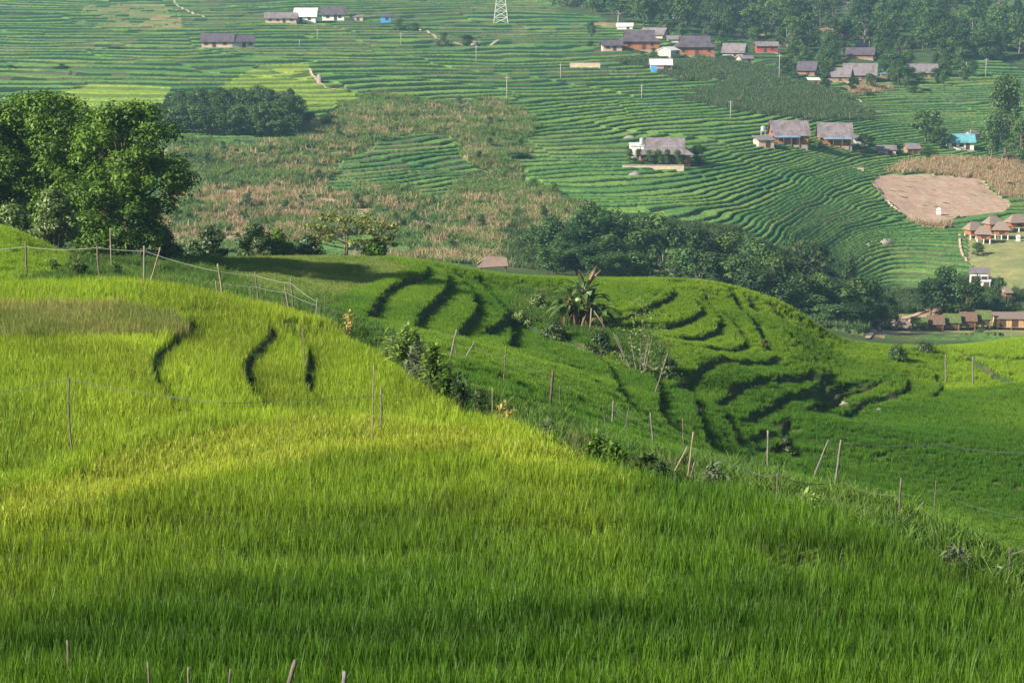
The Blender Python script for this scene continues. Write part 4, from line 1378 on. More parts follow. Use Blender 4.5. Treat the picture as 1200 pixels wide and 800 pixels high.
def lump(name, label, cat, px, py, wp, hp, mat, ymin=0.0, seed=1, flat=.5, group=None):
    x_, y_ = hit(px, py, ymin); z_ = gpos(x_, y_)
    rng = np.random.default_rng(seed)
    W = wp * y_ / F / 2; Hh = hp * y_ / F
    v = []; f = []; nu, nv = 14, 8
    for j in range(nv + 1):
        t = math.pi * .5 * j / nv
        for i in range(nu):
            a = 6.2832 * i / nu
            k = 1 + .28 * (vnoise(np.array([3 + 1.6 * math.cos(a) + seed]), np.array([3 + 1.6 * math.sin(a) + j * .5]), 3)[0] - .5) * 2
            v.append((W * math.cos(a) * math.cos(t) * k, W * flat * math.sin(a) * math.cos(t) * k, Hh * 1.2 * math.sin(t) * k - Hh * .2))
    for j in range(nv):
        for i in range(nu):
            a = j * nu + i; b = j * nu + (i + 1) % nu
            f.append((a, b, b + nu, a + nu))
    o = link(name, mesh_np(name, v, f, mat, True), None, (x_, y_, z_), rng.uniform(-.4, .4))
    return tag(o, label, cat, group)


lump('rock', 'brown boulder on the dark riser of the right spur', 'rock', 990, 446, 14, 6, STONE, 80, 2)
lump('rock', 'pale flat boulder on the lowest riser of the right spur', 'rock', 1031, 455, 12, 4, STONE, 80, 3)
lump('rock', 'small pale stone on a terrace below the banana plant', 'rock', 781, 378, 10, 4, STONE, 80, 4)
lump('rock_pile', 'heap of grey brown stones alone in the striped far terraces', 'rock pile', 1039, 287, 17, 7, STONE, 240, 5)
lump('rock', 'grey boulder left of the stone heap in the far terraces', 'rock', 1017, 289, 8, 5, STONE, 240, 6)
lump('rock_pile', 'pale stone heap under the hip roofed house', 'rock pile', 744, 206, 18, 6, STONE, 240, 7)
lump('rock_pile', 'dark mound of stones above left of the hip roofed house', 'rock pile', 738, 163, 14, 2.5, STONE, 240, 8)
lump('earth_mound', 'bare orange earth slope between the bamboo grove and the middle spur', 'earth mound', 714, 324, 36, 10, mat_plain('orange_earth', (.34, .22, .14), .95, .2, 3, bump=.5), 150, 9)
lump('rock', 'grey stones beside the curved footpath', 'rock', 556, 53, 10, 5, STONE, 500, 10)
lump('rock', 'pale stones on the path between yellow and green terraces', 'rock', 374, 96, 7, 8, STONE, 400, 11)
for px, py, wp, hp in ((735, 522, 16, 5), (748, 526, 10, 4), (706, 508, 8, 4)):
    lump('soil_clod', 'bare reddish clod of soil on the ridge of the front field', 'soil clod', px, py, wp, hp, SOILM, cfar(px) * 1.0, px, .6, 'soil clods on the ridge')

# ---- fence posts
WOOD = mat_plain('weathered_wood', (.125, .104, .085), .85, .35, 5, stretch=(6, 6, 1), bump=.5)
DWOOD = mat_plain('dark_wood', (.09, .07, .06), .85, .4, 5, stretch=(6, 6, 1), bump=.5)
BAMB = mat_plain('dry_bamboo', (.22, .172, .115), .6, .25, 3, stretch=(6, 6, 1), bump=.2)
GREYW = mat_plain('grey_wood', (.165, .155, .14), .85, .3, 5, stretch=(6, 6, 1), bump=.5)


def post(tx, ty, bx_, by_, wpx, label, mat=WOOD, Y=None, ymin=0.0, sunk=.7, name='fence_post', cat='fence post', bend=.0):
    if Y is None:
        _, Y = hit(bx_, by_, ymin)
    a = at(bx_, by_, Y); b = at(tx, ty, Y)
    g0 = gpos(a[0], a[1])
    d = (b - a) / np.linalg.norm(b - a)
    if a[2] > g0 - .1:                      # run it down into the soil
        a = a + d * (-(a[2] - g0 + .15) / max(.3, d[2]))
    r_ = max(.011, wpx * Y / F / 2 * .68)
    n = 9; rng = np.random.default_rng(int(tx * 7 + ty))
    rel = b - a; side = np.cross(rel, (0, 1, 0)); side = side / (np.linalg.norm(side) + 1e-9)
    pts = []; rad = []
    for i in range(n + 1):
        t = i / n
        pts.append(rel * t + side * (bend * math.sin(math.pi * t) * np.linalg.norm(rel) + rng.normal(0, .12) * r_))
        rad.append(r_ * (1.08 - .16 * t) * rng.uniform(.92, 1.08))
    if mat is BAMB:
        rad = [q * (1.15 if i % 3 == 0 else 1) for i, q in enumerate(rad)]
    g = Geo().tube(pts, rad, 8)
    o = link(name, g.mesh(name, mat, True), None, tuple(a))
    tag(o, label, cat)
    return b


T = {}
FP = [
    ('a', 30, 283, 31, 318, 3.2, WOOD, 84, 'thin post standing before the small bright rice hill, leftmost of the far fence'),
    ('b', 114, 288, 118, 322, 3.4, WOOD, 80.5, 'leaning pale post below the trunk gap of the large trees'),
    ('c', 129, 267, 130, 294, 2.4, BAMB, 96, 'thin pale stake set back under the large tree crown'),
    ('d', 169, 288, 169, 328, 3.8, GREYW, 80, 'straight grey post, left one of the twin fence posts'),
    ('e', 188, 290, 177, 328, 2.6, BAMB, 80.5, 'slanting bamboo stake leaning right, beside the straight grey post'),
    ('f', 255, 309, 260, 341, 3.2, BAMB, 79, 'pale post on the crest under the lone round shrub'),
    ('g', 253, 329, 254, 341, 2.6, GREYW, 79, 'short stub beside the pale post under the lone round shrub'),
    ('h', 299, 318, 302, 346, 2.6, WOOD, 79, 'post below the bare patch of the pale plateau'),
    ('i', 293, 336, 294, 348, 2.4, WOOD, 78.5, 'short dark stub left of the post below the bare patch'),
    ('j', 341, 326, 343, 352, 3.2, WOOD, 77.5, 'brown post at the right end of the far fence'),
    ('k', 334, 336, 337, 354, 3.0, GREYW, 77, 'short pale post just left of the brown post'),
    ('l', 372, 349, 371, 364, 2.6, GREYW, 75.5, 'short pale stake where the far fence ends'),
    ('m', 381, 346, 380, 365, 1.8, WOOD, 75.5, 'thin twig stake right of the last pale stake'),
    ('n', 355, 384, 356, 404, 2.0, WOOD, None, 'thin stake on the bright terrace right of the S shaped steps'),
    ('o', 81, 443, 84.5, 498, 3.2, WOOD, None, 'crooked slim post standing alone in the left of the front field'),
    ('p', 438, 427, 436.5, 496, 2.0, BAMB, None, 'tall thin bamboo stick in the middle of the front field'),
    ('q', 447, 454, 447, 483, 3.2, WOOD, None, 'short stout post beside the tall thin bamboo stick'),
    ('r', 535.5, 386, 528, 418, 3.2, GREYW, 59, 'grey post leaning left behind the leafy ridge'),
    ('s', 532, 394, 535, 418, 2.0, WOOD, 59.2, 'thin brown stick crossing the grey post behind the leafy ridge'),
    ('t', 556, 401, 546, 418, 2.6, GREYW, 60, 'short grey stake leaning right, behind the leafy ridge'),
    ('u', 593, 407, 591, 438, 2.0, WOOD, 62, 'thin brown stake alone in the dark slope terraces'),
    ('v', 577, 454, 577, 468, 1.6, BAMB, None, 'pale dry stalk on the ridge beside the yellow flowers'),
    ('w', 648, 435, 646, 461, 5.0, DWOOD, 55, 'thick dark stump-like post behind the ridge'),
    ('x', 656, 452, 656, 464, 2.6, DWOOD, 55, 'small dark stub right of the thick dark post'),
    ('y', 719, 470, 718, 488, 3.2, GREYW, 52, 'short pale grey post on the dark slope'),
    ('z', 762, 484, 765, 515, 3.0, GREYW, 52, 'pale post on the dark slope, left of the crossed stakes'),
    ('A', 800, 490, 801, 524, 2.4, WOOD, 52, 'brown stick behind the crossed stakes'),
    ('B', 812.5, 506, 807, 552, 3.2, BAMB, 42, 'long bamboo stake, upright one of the crossed pair on the ridge'),
    ('C', 806, 523, 793, 547, 3.0, BAMB, 42.2, 'short bamboo stake leaning right against the long one'),
    ('D', 814, 541, 811, 553, 3.0, WOOD, 41.8, 'small brown stub at the foot of the crossed stakes'),
    ('E', 783, 413, 773, 444, 2.8, WOOD, None, 'leaning brown pole among the slope terraces below the pale branched shrub'),
    ('F', 900, 504, 899.5, 549, 3.8, GREYW, 46, 'tall pale post standing alone left of the pair of tall poles'),
    ('G', 971, 515, 953, 560, 3.0, GREYW, 48, 'slanting pole, left one of the pair of tall poles'),
    ('H', 985.5, 515, 977.5, 576, 3.6, GREYW, 45, 'longest pole, right one of the pair of tall poles'),
    ('I', 911, 555, 910.5, 574, 2.6, WOOD, 42, 'short dark post low on the ridge below the tall pale post'),
    ('J', 1056, 560, 1053.5, 602, 3.0, WOOD, 40, 'knotty brown post right of the tall poles'),
    ('K', 1083, 588, 1070, 602, 2.6, GREYW, 40, 'short broken stake leaning right beside the knotty post'),
    ('L', 1097, 563, 1094.5, 602, 2.0, WOOD, 41, 'thin brown stick right of the broken stake'),
    ('M', 1183, 640, 1183, 664, 2.4, WOOD, 33, 'thin post at the right edge beyond the front field'),
    ('N', 1108, 415, 1108, 431, 2.2, GREYW, None, 'pale post at the edge of the crop field, left of its pair'),
    ('O', 1140, 418, 1140, 437, 2.4, GREYW, None, 'pale post near the bright rice field at the right'),
    ('P', 737, 477, 733, 501, 1.6, WOOD, 53, 'very thin stick between the two pale posts on the dark slope'),
    ('Q', 706, 474, 709, 494, 1.6, WOOD, 54, 'thin brown twig left of the short pale grey post'),
]
for key, tx, ty, bx_, by_, w_, mt, Y_, lab in FP:
    if Y_ and key not in 'abcdefghijklmBCD':
        Y_ = hit(bx_, by_, cfar(bx_) * 1.04)[1]
    T[key] = post(tx, ty, bx_, by_, w_, 'fence: ' * 0 + lab, mt, Y_, 0.0 if Y_ else (75 if key in 'ENO' else 0.0), bend=.03 if key in 'ob' else 0)
for tx, ty, bx_, by_, w_, lab in ((346.5, 773, 342, 812, 9.0, 'cut bamboo stake at the bottom edge, tallest of the near stakes'), (404.5, 786, 403, 814, 9.0, 'pale split stake at the bottom edge right of the tallest near stake'),
                                  (79, 750, 79.5, 778, 5.5, 'dark topped stake low in the rice at the bottom left'), (173, 775, 174, 800, 4.5, 'small stake in the rice at the bottom, second from the left'),
                                  (270, 783, 269, 808, 4.0, 'slim stake at the bottom edge left of the tallest near stake'), (221, 781, 221, 806, 4.0, 'short pale stake at the bottom edge between two slim stakes')):
    post(tx, ty, bx_, min(801, ty + 15), w_, lab, GREYW if 'pale' in lab else WOOD, None, name='stake', cat='stake')
PIPE = mat_plain('white_pipe', (.62, .62, .60), .5, .08)
for (x1, y1, x2, y2, Y_, lab) in ((1110, 611, 1134, 616, 38, 'white plastic pipe lying on the grassy ledge at the right'), (1165, 641, 1178, 646, 34, 'short white pipe lying near the right edge'),
                                  (1052, 601, 1072, 601, 40, 'grey pole lying at the foot of the knotty post')):
    a = at(x1, y1, Y_); b = at(x2, y2, Y_)
    za, zb = gpos(a[0], a[1]), gpos(b[0], b[1])
    a[2] = za + .2; b[2] = zb + .2
    o = link('pipe', Geo().tube([b * 0, (b - a)], [.022, .022], 7).mesh('pipe', PIPE if 'white' in lab else GREYW), None, tuple(a)); tag(o, lab, 'pipe')
for (x1, y1, x2, y2, lab) in ((694, 396, 688, 346 + 20, 'bamboo prop leaning on the banana plant'), (696, 366, 716, 392, 'thin pole slanting down to the right of the banana plant')):
    pass
xx, yy = hit(692, 374, 75)
a = at(691, 392, yy); b = at(693, 361, yy)
tag(link('prop_pole', Geo().tube([a * 0 - (0, 0, .3), b - a], [.05, .045], 8).mesh('prop_pole', BAMB, True), None, tuple(a)), 'upright bamboo prop right below the banana plant', 'prop pole')
a = at(716, 394, yy); b = at(696, 364, yy)
tag(link('prop_pole', Geo().tube([a * 0, b - a], [.035, .03], 8).mesh('prop_pole', GREYW, True), None, tuple(a)), 'grey pole slanting down to the right of the banana plant', 'prop pole')
lg = [np.array((*hit(q, w_, 75)[:2], 0)) for q, w_ in ((641, 369), (656, 375), (672, 382), (690, 391))]
for q in lg: q[2] = gpos(q[0], q[1]) + .12
tag(link('log_edging', Geo().tube([q - lg[0] for q in lg], [.09, .1, .09, .08], 8).mesh('log_edging', GREYW, True), None, tuple(lg[0])), 'long weathered log along the terrace edge under the banana plant', 'log')

# ---- wires and ropes of the fences
WIRE = mat_plain('grey_wire', (.22, .23, .21), .6, .1)
DWIRE = mat_plain('dark_wire', (.10, .10, .10), .6, .1)


def wire(pts, label, r_=.014, sag=.12, mat=WIRE):
    r_ *= .75
    out = []
    for i in range(len(pts) - 1):
        a, b = np.array(pts[i], float), np.array(pts[i + 1], float)
        L_ = np.linalg.norm(b - a)
        for t in np.linspace(0, 1, 11)[(0 if i == 0 else 1):]:
            q = a * (1 - t) + b * t; q[2] -= sag * 4 * t * (1 - t) * min(1.6, L_ / 6)
            out.append(q)
    o0 = out[0]
    g = Geo().tube([q - o0 for q in out], [r_] * len(out), 5)
    tag(link('fence_wire', g.mesh('fence_wire', mat, True), None, tuple(o0)), label, 'wire')


wire([at(-40, 291, 86), T['a'] + (0, 0, -.22), T['b'] + (0, 0, -.07), T['d'] + (0, 0, -.2), T['f'] + (0, 0, -.3), T['h'] + (0, 0, -.15), T['j'] + (0, 0, -.2), T['l'] + (0, 0, -.15)],
     'pale wire strung along the far fence under the large trees', .013)
wire([T['f'] + (0, 0, -.75), T['h'] + (0, 0, -.6), T['k'] + (0, 0, -.2), T['l'] + (0, 0, -.3)], 'low wire at the right end of the far fence', .009)
wire([at(-30, 463, 44), T['o'] + (0, 0, -.03), at(262, 472, 46), at(330, 468, 48), T['q'] + (0, 0, -.2)], 'grey wire across the front field past the crooked slim post', .008, .08)
wire([T['r'] + (0, 0, -.5), T['t'] + (0, 0, -.1), T['u'] + (0, 0, -.4), T['w'] + (0, 0, -.1), T['y'] + (0, 0, -.1), T['z'] + (0, 0, -.12), T['A'] + (0, 0, -.1), T['F'] + (0, 0, -.2), T['G'] + (0, 0, -.05), T['H'] + (0, 0, -.05), at(1100, 520, 46), at(1230, 530, 46)],
     'dark wire along the posts of the shaded slope', .010, .2, DWIRE)
wire([T['w'] + (0, 0, -.35), T['y'] + (0, 0, -.3), T['z'] + (0, 0, -.45), T['A'] + (0, 0, -.5), T['F'] + (0, 0, -.7)], 'lower dark wire between the thick dark post and the tall pale post', .008, .15, DWIRE)
wire([T['B'] + (0, 0, -.35), at(880, 552, 42), T['I'] + (0, 0, -.02), T['H'] + (0, 0, -.95), T['J'] + (0, 0, -.35), T['L'] + (0, 0, -.45), at(1230, 612, 38)], 'low dark wire from the crossed stakes to the right edge', .009, .12, DWIRE)
wire([T['M'] + (0, 0, -.15), at(1235, 632, 32)], 'black wire by the thin post at the right edge', .014, .02, DWIRE)
print('fences', round(time.time() - T0, 1))

# ---- houses
M_ORANGE = mat_planks('red_wood_boards', (.34, .12, .06), .30, .5)
M_BROWNW = mat_planks('brown_wood_boards', (.26, .15, .09), .30, .5)
M_PINKW = mat_plain('pinkish_plaster', (.46, .33, .27), .9, .15, 1)
M_WHITEW = mat_plain('white_plaster', (.66, .64, .60), .9, .1, 1)
M_GREYW = mat_plain('grey_concrete', (.34, .33, .32), .9, .15, 1)
M_BEIGE = mat_plain('beige_concrete', (.48, .38, .29), .9, .15, 1)
M_GREYR = mat_planks('grey_fibre_roof', (.165, .142, .155), .5, .7)
M_PURPR = mat_planks('dark_grey_roof', (.085, .07, .092), .5, .7)
M_WHITER = mat_planks('white_sheet_roof', (.56, .55, .56), .5, .8, rough=.5)
M_TEALR = mat_planks('teal_sheet_roof', (.11, .30, .34), .5, .75, rough=.5)
M_BLUER = mat_planks('blue_sheet_roof', (.14, .22, .32), .5, .75, rough=.5)
M_THATCH = mat_plain('old_thatch', (.20, .15, .125), .95, .3, 5, stretch=(6, 6, 1), bump=.8)
M_MOSS = mat_plain('mossy_thatch', (.085, .115, .035), .95, .35, 3, bump=.8)
M_TERRA = mat_plain('brown_thatch', (.125, .078, .06), .95, .3, 5, bump=.8)
M_GLASS = mat_plain('dark_pane', (.03, .035, .04), .25, .2, spec=.5)
M_DOOR = mat_plain('dark_door', (.07, .045, .035), .7, .2)
M_TARP = mat_plain('blue_tarpaulin', (.05, .24, .55), .5, .15)
M_FOUND = mat_plain('stone_foundation', (.27, .235, .20), .95, .3, 3, bump=.5)
M_TANK = mat_plain('steel_tank', (.55, .57, .60), .35, .1, metal=.6)
M_MAT = mat_planks('woven_bamboo', (.50, .32, .17), .4, .7)


def roof_geo(kind, L, D, z0, h, ov, t=.14):
    g = Geo(); x = L / 2 + ov; y = D / 2 + ov
    if kind == 'gable':
        e = z0 - h * ov / (D / 2 + 1e-6) * .8
        g.slab([(-x, -y, e), (x, -y, e), (x, .03, z0 + h), (-x, .03, z0 + h)], t)
        g.slab([(x, y, e), (-x, y, e), (-x, .04, z0 + h - .01), (x, .04, z0 + h - .01)], t)
    elif kind == 'shed':
        g.slab([(-x, -y, z0), (x, -y, z0), (x, y, z0 + h), (-x, y, z0 + h)], t)
    else:
        r_ = L * (.26 if kind == 'hip' else .34)
        e = z0 - .25
        if kind == 'hip':
            g.poly([(-x, -y, e), (x, -y, e), (x, y, e), (-x, y, e), (-r_, 0, z0 + h), (r_, 0, z0 + h)],
                   [(0, 1, 5, 4), (1, 2, 5), (2, 3, 4, 5), (3, 0, 4), (3, 2, 1, 0)])
        else:                                       # hip below, small gables above
            zi = z0 + h * .38; xi = L * .5 - D * .16; yi = D * .30
            g.poly([(-x, -y, e), (x, -y, e), (x, y, e), (-x, y, e), (-xi, -yi, zi), (xi, -yi, zi), (xi, yi, zi), (-xi, yi, zi)],
                   [(0, 1, 5, 4), (1, 2, 6, 5), (2, 3, 7, 6), (3, 0, 4, 7), (3, 2, 1, 0)])
            xo = xi + .25; yo = yi + .12
            g.slab([(-xo, -yo, zi - .02), (xo, -yo, zi - .02), (xo, .02, z0 + h), (-xo, .02, z0 + h)], .1)
            g.slab([(xo, yo, zi - .02), (-xo, yo, zi - .02), (-xo, .03, z0 + h - .01), (xo, .03, z0 + h - .01)], .1)
            g.poly([(-xi, -yi, zi + .01), (-xi, yi, zi + .01), (-xi, 0, z0 + h - .15), (xi, -yi, zi + .01), (xi, yi, zi + .01), (xi, 0, z0 + h - .15)],
                   [(0, 2, 1), (3, 4, 5)])
    return g


def house(name, label, cat, px, base, wpx, wall, rh, D, kind='gable', wm=None, rm=None, rot=0.0, door=(0,), wins=(-.3, .3), stilt=0.0, awn=None, ov=.55,
          Y=None, found=1.4, group=None, posts=0, ymin=200):
    if Y is None:
        x_, Y_ = hit(px, base, ymin)
    else:
        q = at(px, base, Y); x_, Y_ = q[0], Y
    z_ = at(px, base, Y_)[2] if Y is not None else gpos(x_, Y_)
    L = wpx * Y_ / F - 2 * ov
    e = empty(name, (x_, Y_ + D / 2, z_), rot)
    tag(e, label, cat, group)
    hb = stilt
    w_ = Geo().box(-L / 2, L / 2, -D / 2, D / 2, hb, hb + wall)
    if kind == 'gable':
        zt = hb + wall; ht = rh * .93
        w_.poly([(-L / 2 + .005, -D / 2, zt), (-L / 2 + .005, D / 2, zt), (-L / 2 + .005, 0, zt + ht), (-L / 2 + .15, -D / 2, zt), (-L / 2 + .15, D / 2, zt), (-L / 2 + .15, 0, zt + ht)],
                [(0, 2, 1), (3, 4, 5), (0, 3, 5, 2), (1, 2, 5, 4)])
        w_.poly([(L / 2 - .005, -D / 2, zt), (L / 2 - .005, D / 2, zt), (L / 2 - .005, 0, zt + ht), (L / 2 - .15, -D / 2, zt), (L / 2 - .15, D / 2, zt), (L / 2 - .15, 0, zt + ht)],
                [(0, 1, 2), (3, 5, 4), (0, 2, 5, 3), (1, 4, 5, 2)])
    w_.obj('wall', wm, e)
    roof_geo(kind, L, D, hb + wall, rh, ov).obj('roof', rm, e)
    if stilt:
        for sx in (-.46, 0, .46):
            for sy in (-.44, .44):
                Geo().box(L * sx - .1, L * sx + .1, D * sy - .1, D * sy + .1, -1.0, hb - .002).obj('stilt', M_WHITEW if 'thatch' in name else WOOD, e)
    else:
        Geo().box(-L / 2 - .15, L / 2 + .15, -D / 2 - .15, D / 2 + .15, -found, .12).obj('foundation', M_FOUND, e)
    for d in door:
        Geo().box(L * d - .5, L * d + .5, -D / 2 - .06, -D / 2 + .05, hb + .13, hb + min(2.0, wall * .86)).obj('door', M_DOOR, e)
    for d in wins:
        f = Geo(); X_ = L * d; z0, z1 = hb + wall * .42, hb + wall * .80
        for bx0, bx1, bz0, bz1 in ((X_ - .55, X_ + .55, z1, z1 + .09), (X_ - .55, X_ + .55, z0 - .09, z0), (X_ - .55, X_ - .46, z0, z1), (X_ + .46, X_ + .55, z0, z1)):
            f.box(bx0, bx1, -D / 2 - .07, -D / 2 + .02, bz0, bz1)
        fo = f.obj('window', M_BROWNW, e)
        Geo().box(X_ - .46, X_ + .46, -D / 2 - .03, -D / 2 + .02, z0, z1).obj('pane', M_GLASS, fo)
    if awn:
        m_, a0, a1, dz = awn
        Geo().slab([(L * a0, -D / 2 - 1.5, hb + wall - .55 - dz), (L * a1, -D / 2 - 1.5, hb + wall - .55 - dz), (L * a1, -D / 2 + .1, hb + wall - .12), (L * a0, -D / 2 + .1, hb + wall - .12)], .07).obj('awning', m_, e)
        for d in np.linspace(a0 + .03, a1 - .03, 4):
            Geo().box(L * d - .07, L * d + .07, -D / 2 - 1.4, -D / 2 - 1.26, -1, hb + wall - .66 - dz).obj('porch_post', WOOD, e)
    return e


# upper left farm
house('farmhouse', 'low pink walled farmhouse under a pale grey roof, left one of the top left farm', 'house', 329, 28, 39, 1.9, 1.7, 5, 'gable', M_PINKW, M_GREYR, .03, (.1,), (-.35, -.1, .35))
house('farmhouse', 'white farmhouse with the brightest white roof in the top left farm', 'house', 358, 27, 28, 2.5, 2.6, 5, 'gable', M_WHITEW, M_WHITER, -.05, (-.2,), (.2,))
house('farmhouse', 'grey roofed house with white front, right one of the top left farm', 'house', 390, 25, 29, 2.4, 2.4, 5, 'gable', M_WHITEW, M_PURPR, .05, (.1,), (-.25, .3))
house('shed', 'small blue fronted shed right of the top left farm', 'shed', 452, 27, 14, 2.2, .8, 3, 'gable', M_TARP, M_PURPR, .0, (), (.1,), ov=.3)
house('shed', 'small low brick shed between the top left farm and the blue shed', 'shed', 418, 25, 16, 1.5, .7, 3, 'shed', M_PINKW, M_GREYR, .0, (.1,), (), ov=.25)
house('farmhouse', 'dark roofed farmhouse alone in the left terraces, larger half of the pair', 'house', 254, 57, 40, 2.0, 2.2, 5.5, 'gable', M_PINKW, M_PURPR, .05, (-.1,), (-.36, .25))
house('farmhouse', 'dark roofed annex with a grey gable, smaller half of the pair in the left terraces', 'house', 283, 57, 28, 2.0, 1.8, 4.5, 'gable', M_GREYW, M_PURPR, .35, (.0,), (.3,), ov=.4)
# upper middle hamlet
house('wooden_house', 'red wooden house under a broad dark hip roof, left one of the two', 'house', 750, 60, 50, 2.9, 3.2, 8, 'hipgable', M_ORANGE, M_PURPR, .0, (.1,), (-.3, .32), ov=.8)
house('annex', 'small brown roofed annex at the left end of the left red wooden house', 'annex', 717, 61, 26, 1.9, 1.4, 5, 'gable', M_PINKW, M_PURPR, .1, (.1,), (-.25,))
house('wooden_house', 'red wooden house under a broad dark hip roof, right one of the two', 'house', 815, 67, 50, 3.0, 3.2, 8, 'hipgable', M_ORANGE, M_PURPR, .0, (.03,), (-.32, .36), ov=.8)
house('annex', 'grey concrete annex at the left end of the right red wooden house', 'annex', 784, 68, 20, 2.0, 1.0, 5, 'gable', M_GREYW, M_WHITER, .9, (), (.2,), ov=.2)
house('barn', 'grey roofed barn behind the left red wooden house', 'barn', 768, 45, 30, 1.5, 2.0, 6, 'gable', M_PINKW, M_GREYR, -.4, (), (.1,))
house('barn', 'small pale roofed barn in the gap between the two red wooden houses', 'barn', 790, 50, 18, 1.4, 1.0, 4, 'gable', M_WHITEW, M_GREYR, .0, (), ())
house('shed', 'white roofed shed at the end of the terraces above the left red wooden house', 'shed', 733, 35, 20, 1.1, 1.1, 5, 'gable', M_WHITEW, M_WHITER, -.1, (.2,), (), ov=.3)
house('barn', 'grey gabled barn right of the right red wooden house', 'barn', 862, 67, 28, 1.6, 2.6, 6, 'gable', M_GREYW, M_GREYR, -.3, (.1,), ())
house('shed', 'small beige hut under the grey gabled barn', 'shed', 874, 76, 18, 1.8, .9, 4, 'gable', M_BEIGE, M_GREYR, .3, (.1,), (), ov=.25)
house('farmhouse', 'red walled farmhouse at the right end of the upper middle hamlet', 'house', 899, 63, 28, 2.4, 1.2, 5, 'gable', mat_planks('crimson_boards', (.36, .06, .06), .3, .6), M_GREYR, .0, (-.1,), (.25,))
house('shed', 'white roofed shed with a blue tarpaulin below the red wooden houses', 'shed', 775, 84, 27, 2.0, 1.5, 5, 'gable', M_PINKW, M_WHITER, .0, (.2,), (.36,), ov=.4)
xx, yy = hit(766, 84.5, 300)
tg = Geo().slab([(-.9, -.35, -.3), (.9, -.35, -.3), (.9, .25, 1.6), (-.9, .25, 1.6)], .05)
tag(link('tarpaulin', tg.mesh('tarpaulin', M_TARP), None, (xx, yy - .5, gpos(xx, yy - .5) + .2)), 'bright blue tarpaulin hung before the white roofed shed', 'tarpaulin')


def wall_run(name, label, px0, px1, base, hpx, mat, t=.35, ymin=240, cat='wall'):
    a = np.array((*hit(px0, base, ymin), 0)); b = np.array((*hit(px1, base, ymin), 0))
    yy_ = (a[1] + b[1]) / 2
    h_ = hpx * yy_ / F; z_ = min(gpos(a[0], yy_), gpos(b[0], yy_))
    L = abs(b[0] - a[0])
    g = Geo().box(-L / 2, L / 2, -t / 2, t / 2, -1.2, h_ - .1)
    o = empty(name, ((a[0] + b[0]) / 2, yy_, z_)); tag(o, label, cat)
    g.obj('masonry', mat, o); Geo().box(-L / 2 - .06, L / 2 + .06, -t / 2 - .06, t / 2 + .06, h_ - .098, h_).obj('coping', M_FOUND, o)


wall_run('retaining_wall', 'beige retaining wall alone above the far terraces, left of the white roofed shed', 668, 703, 80, 6, M_BEIGE)
wall_run('retaining_wall', 'long low pinkish wall under the white roofed shed', 748, 817, 88, 4, M_PINKW)
wall_run('retaining_wall', 'stone wall holding the yard of the hip roofed house', 730, 800, 199, 7, M_BEIGE)
wall_run('retaining_wall', 'pinkish yard wall below the twin farmhouses', 880, 998, 182, 4, M_PINKW)
wall_run('retaining_wall', 'brown stone bank wall below the long grey roof', 1006, 1040, 104, 5, M_PINKW)
# house with the big pale hip roof in the terraces
house('stilt_house', 'hip roofed house with large pale roof, alone in the striped far terraces', 'house', 781, 194, 68, 2.4, 3.0, 8, 'hipgable', M_ORANGE, M_GREYR, -.06, (.15,), (-.35, -.1, .36), ov=.9)
house('annex', 'small white annex at the left end of the hip roofed house', 'annex', 747, 188, 18, 2.7, .3, 4, 'shed', M_WHITEW, M_WHITER, .0, (.1,), (), ov=.15)


def tank(px, base, top, wpx, label, ymin=240):
    x_, y_ = hit(px, base, ymin); z_ = gpos(x_, y_)
    H = (base - top) * y_ / F; W = wpx * y_ / F
    e = empty('water_tank', (x_, y_, z_)); tag(e, label, 'water tank')
    for sx in (-1, 1):
        for sy in (-1, 1):
            Geo().box(sx * W * .38 - .07, sx * W * .38 + .07, sy * W * .38 - .07, sy * W * .38 + .07, -1, H * .62).obj('leg', M_GREYW, e)
    Geo().box(-W * .52, W * .52, -W * .52, W * .52, H * .62, H * .66).obj('platform', M_GREYW, e)
    Geo().tube([(0, 0, H * .663), (0, 0, H * .68), (0, 0, H * .94), (0, 0, H)], [W * .45, W * .48, W * .48, W * .2], 14).obj('barrel', M_TANK, e)


tank(752, 188, 164, 6, 'water tank on white legs behind the left end of the hip roofed house')
tank(894, 166, 149, 6, 'water tank beside the left one of the twin farmhouses')
# twin farmhouses at the right
house('farmhouse', 'left one of the twin farmhouses, grey roof with a pale blue awning', 'house', 926, 172, 46, 2.6, 3.0, 7, 'gable', M_ORANGE, M_GREYR, .04, (.1,), (-.3, .3), awn=(M_BLUER, -.5, .25, .1))
house('farmhouse', 'right one of the twin farmhouses, grey roof with a dark blue awning', 'house', 980, 173, 42, 2.6, 3.0, 7, 'gable', M_ORANGE, M_GREYR, -.05, (-.1,), (.3,), awn=(M_BLUER, -.4, .5, .1))
house('shed', 'pink walled shed at the left of the twin farmhouses', 'shed', 896, 174, 22, 1.9, .8, 4, 'shed', M_PINKW, M_GREYR, .2, (.1,), (), ov=.3)
house('shed', 'low grey roofed shed at the right gable of the twin farmhouses', 'shed', 1010, 172, 18, 1.7, .8, 4, 'shed', M_GREYW, M_GREYR, .0, (.1,), (), ov=.3)
house('shed', 'small brown shed left of the teal roofed house', 'shed', 1070, 182, 18, 1.7, 1.1, 4, 'gable', M_BROWNW, M_GREYR, .1, (.1,), (-.3,), ov=.3)
house('shed', 'ruined pink walled shed on the bank below the lone spreading tree', 'shed', 1040, 182, 24, 1.3, .9, 4, 'gable', M_PINKW, M_GREYR, -.1, (.2,), (), ov=.3)
house('farmhouse', 'white house with a teal sheet roof at the right', 'house', 1127, 177, 34, 2.2, 1.8, 5, 'gable', M_WHITEW, M_TEALR, -.05, (.25,), (-.3, .0))
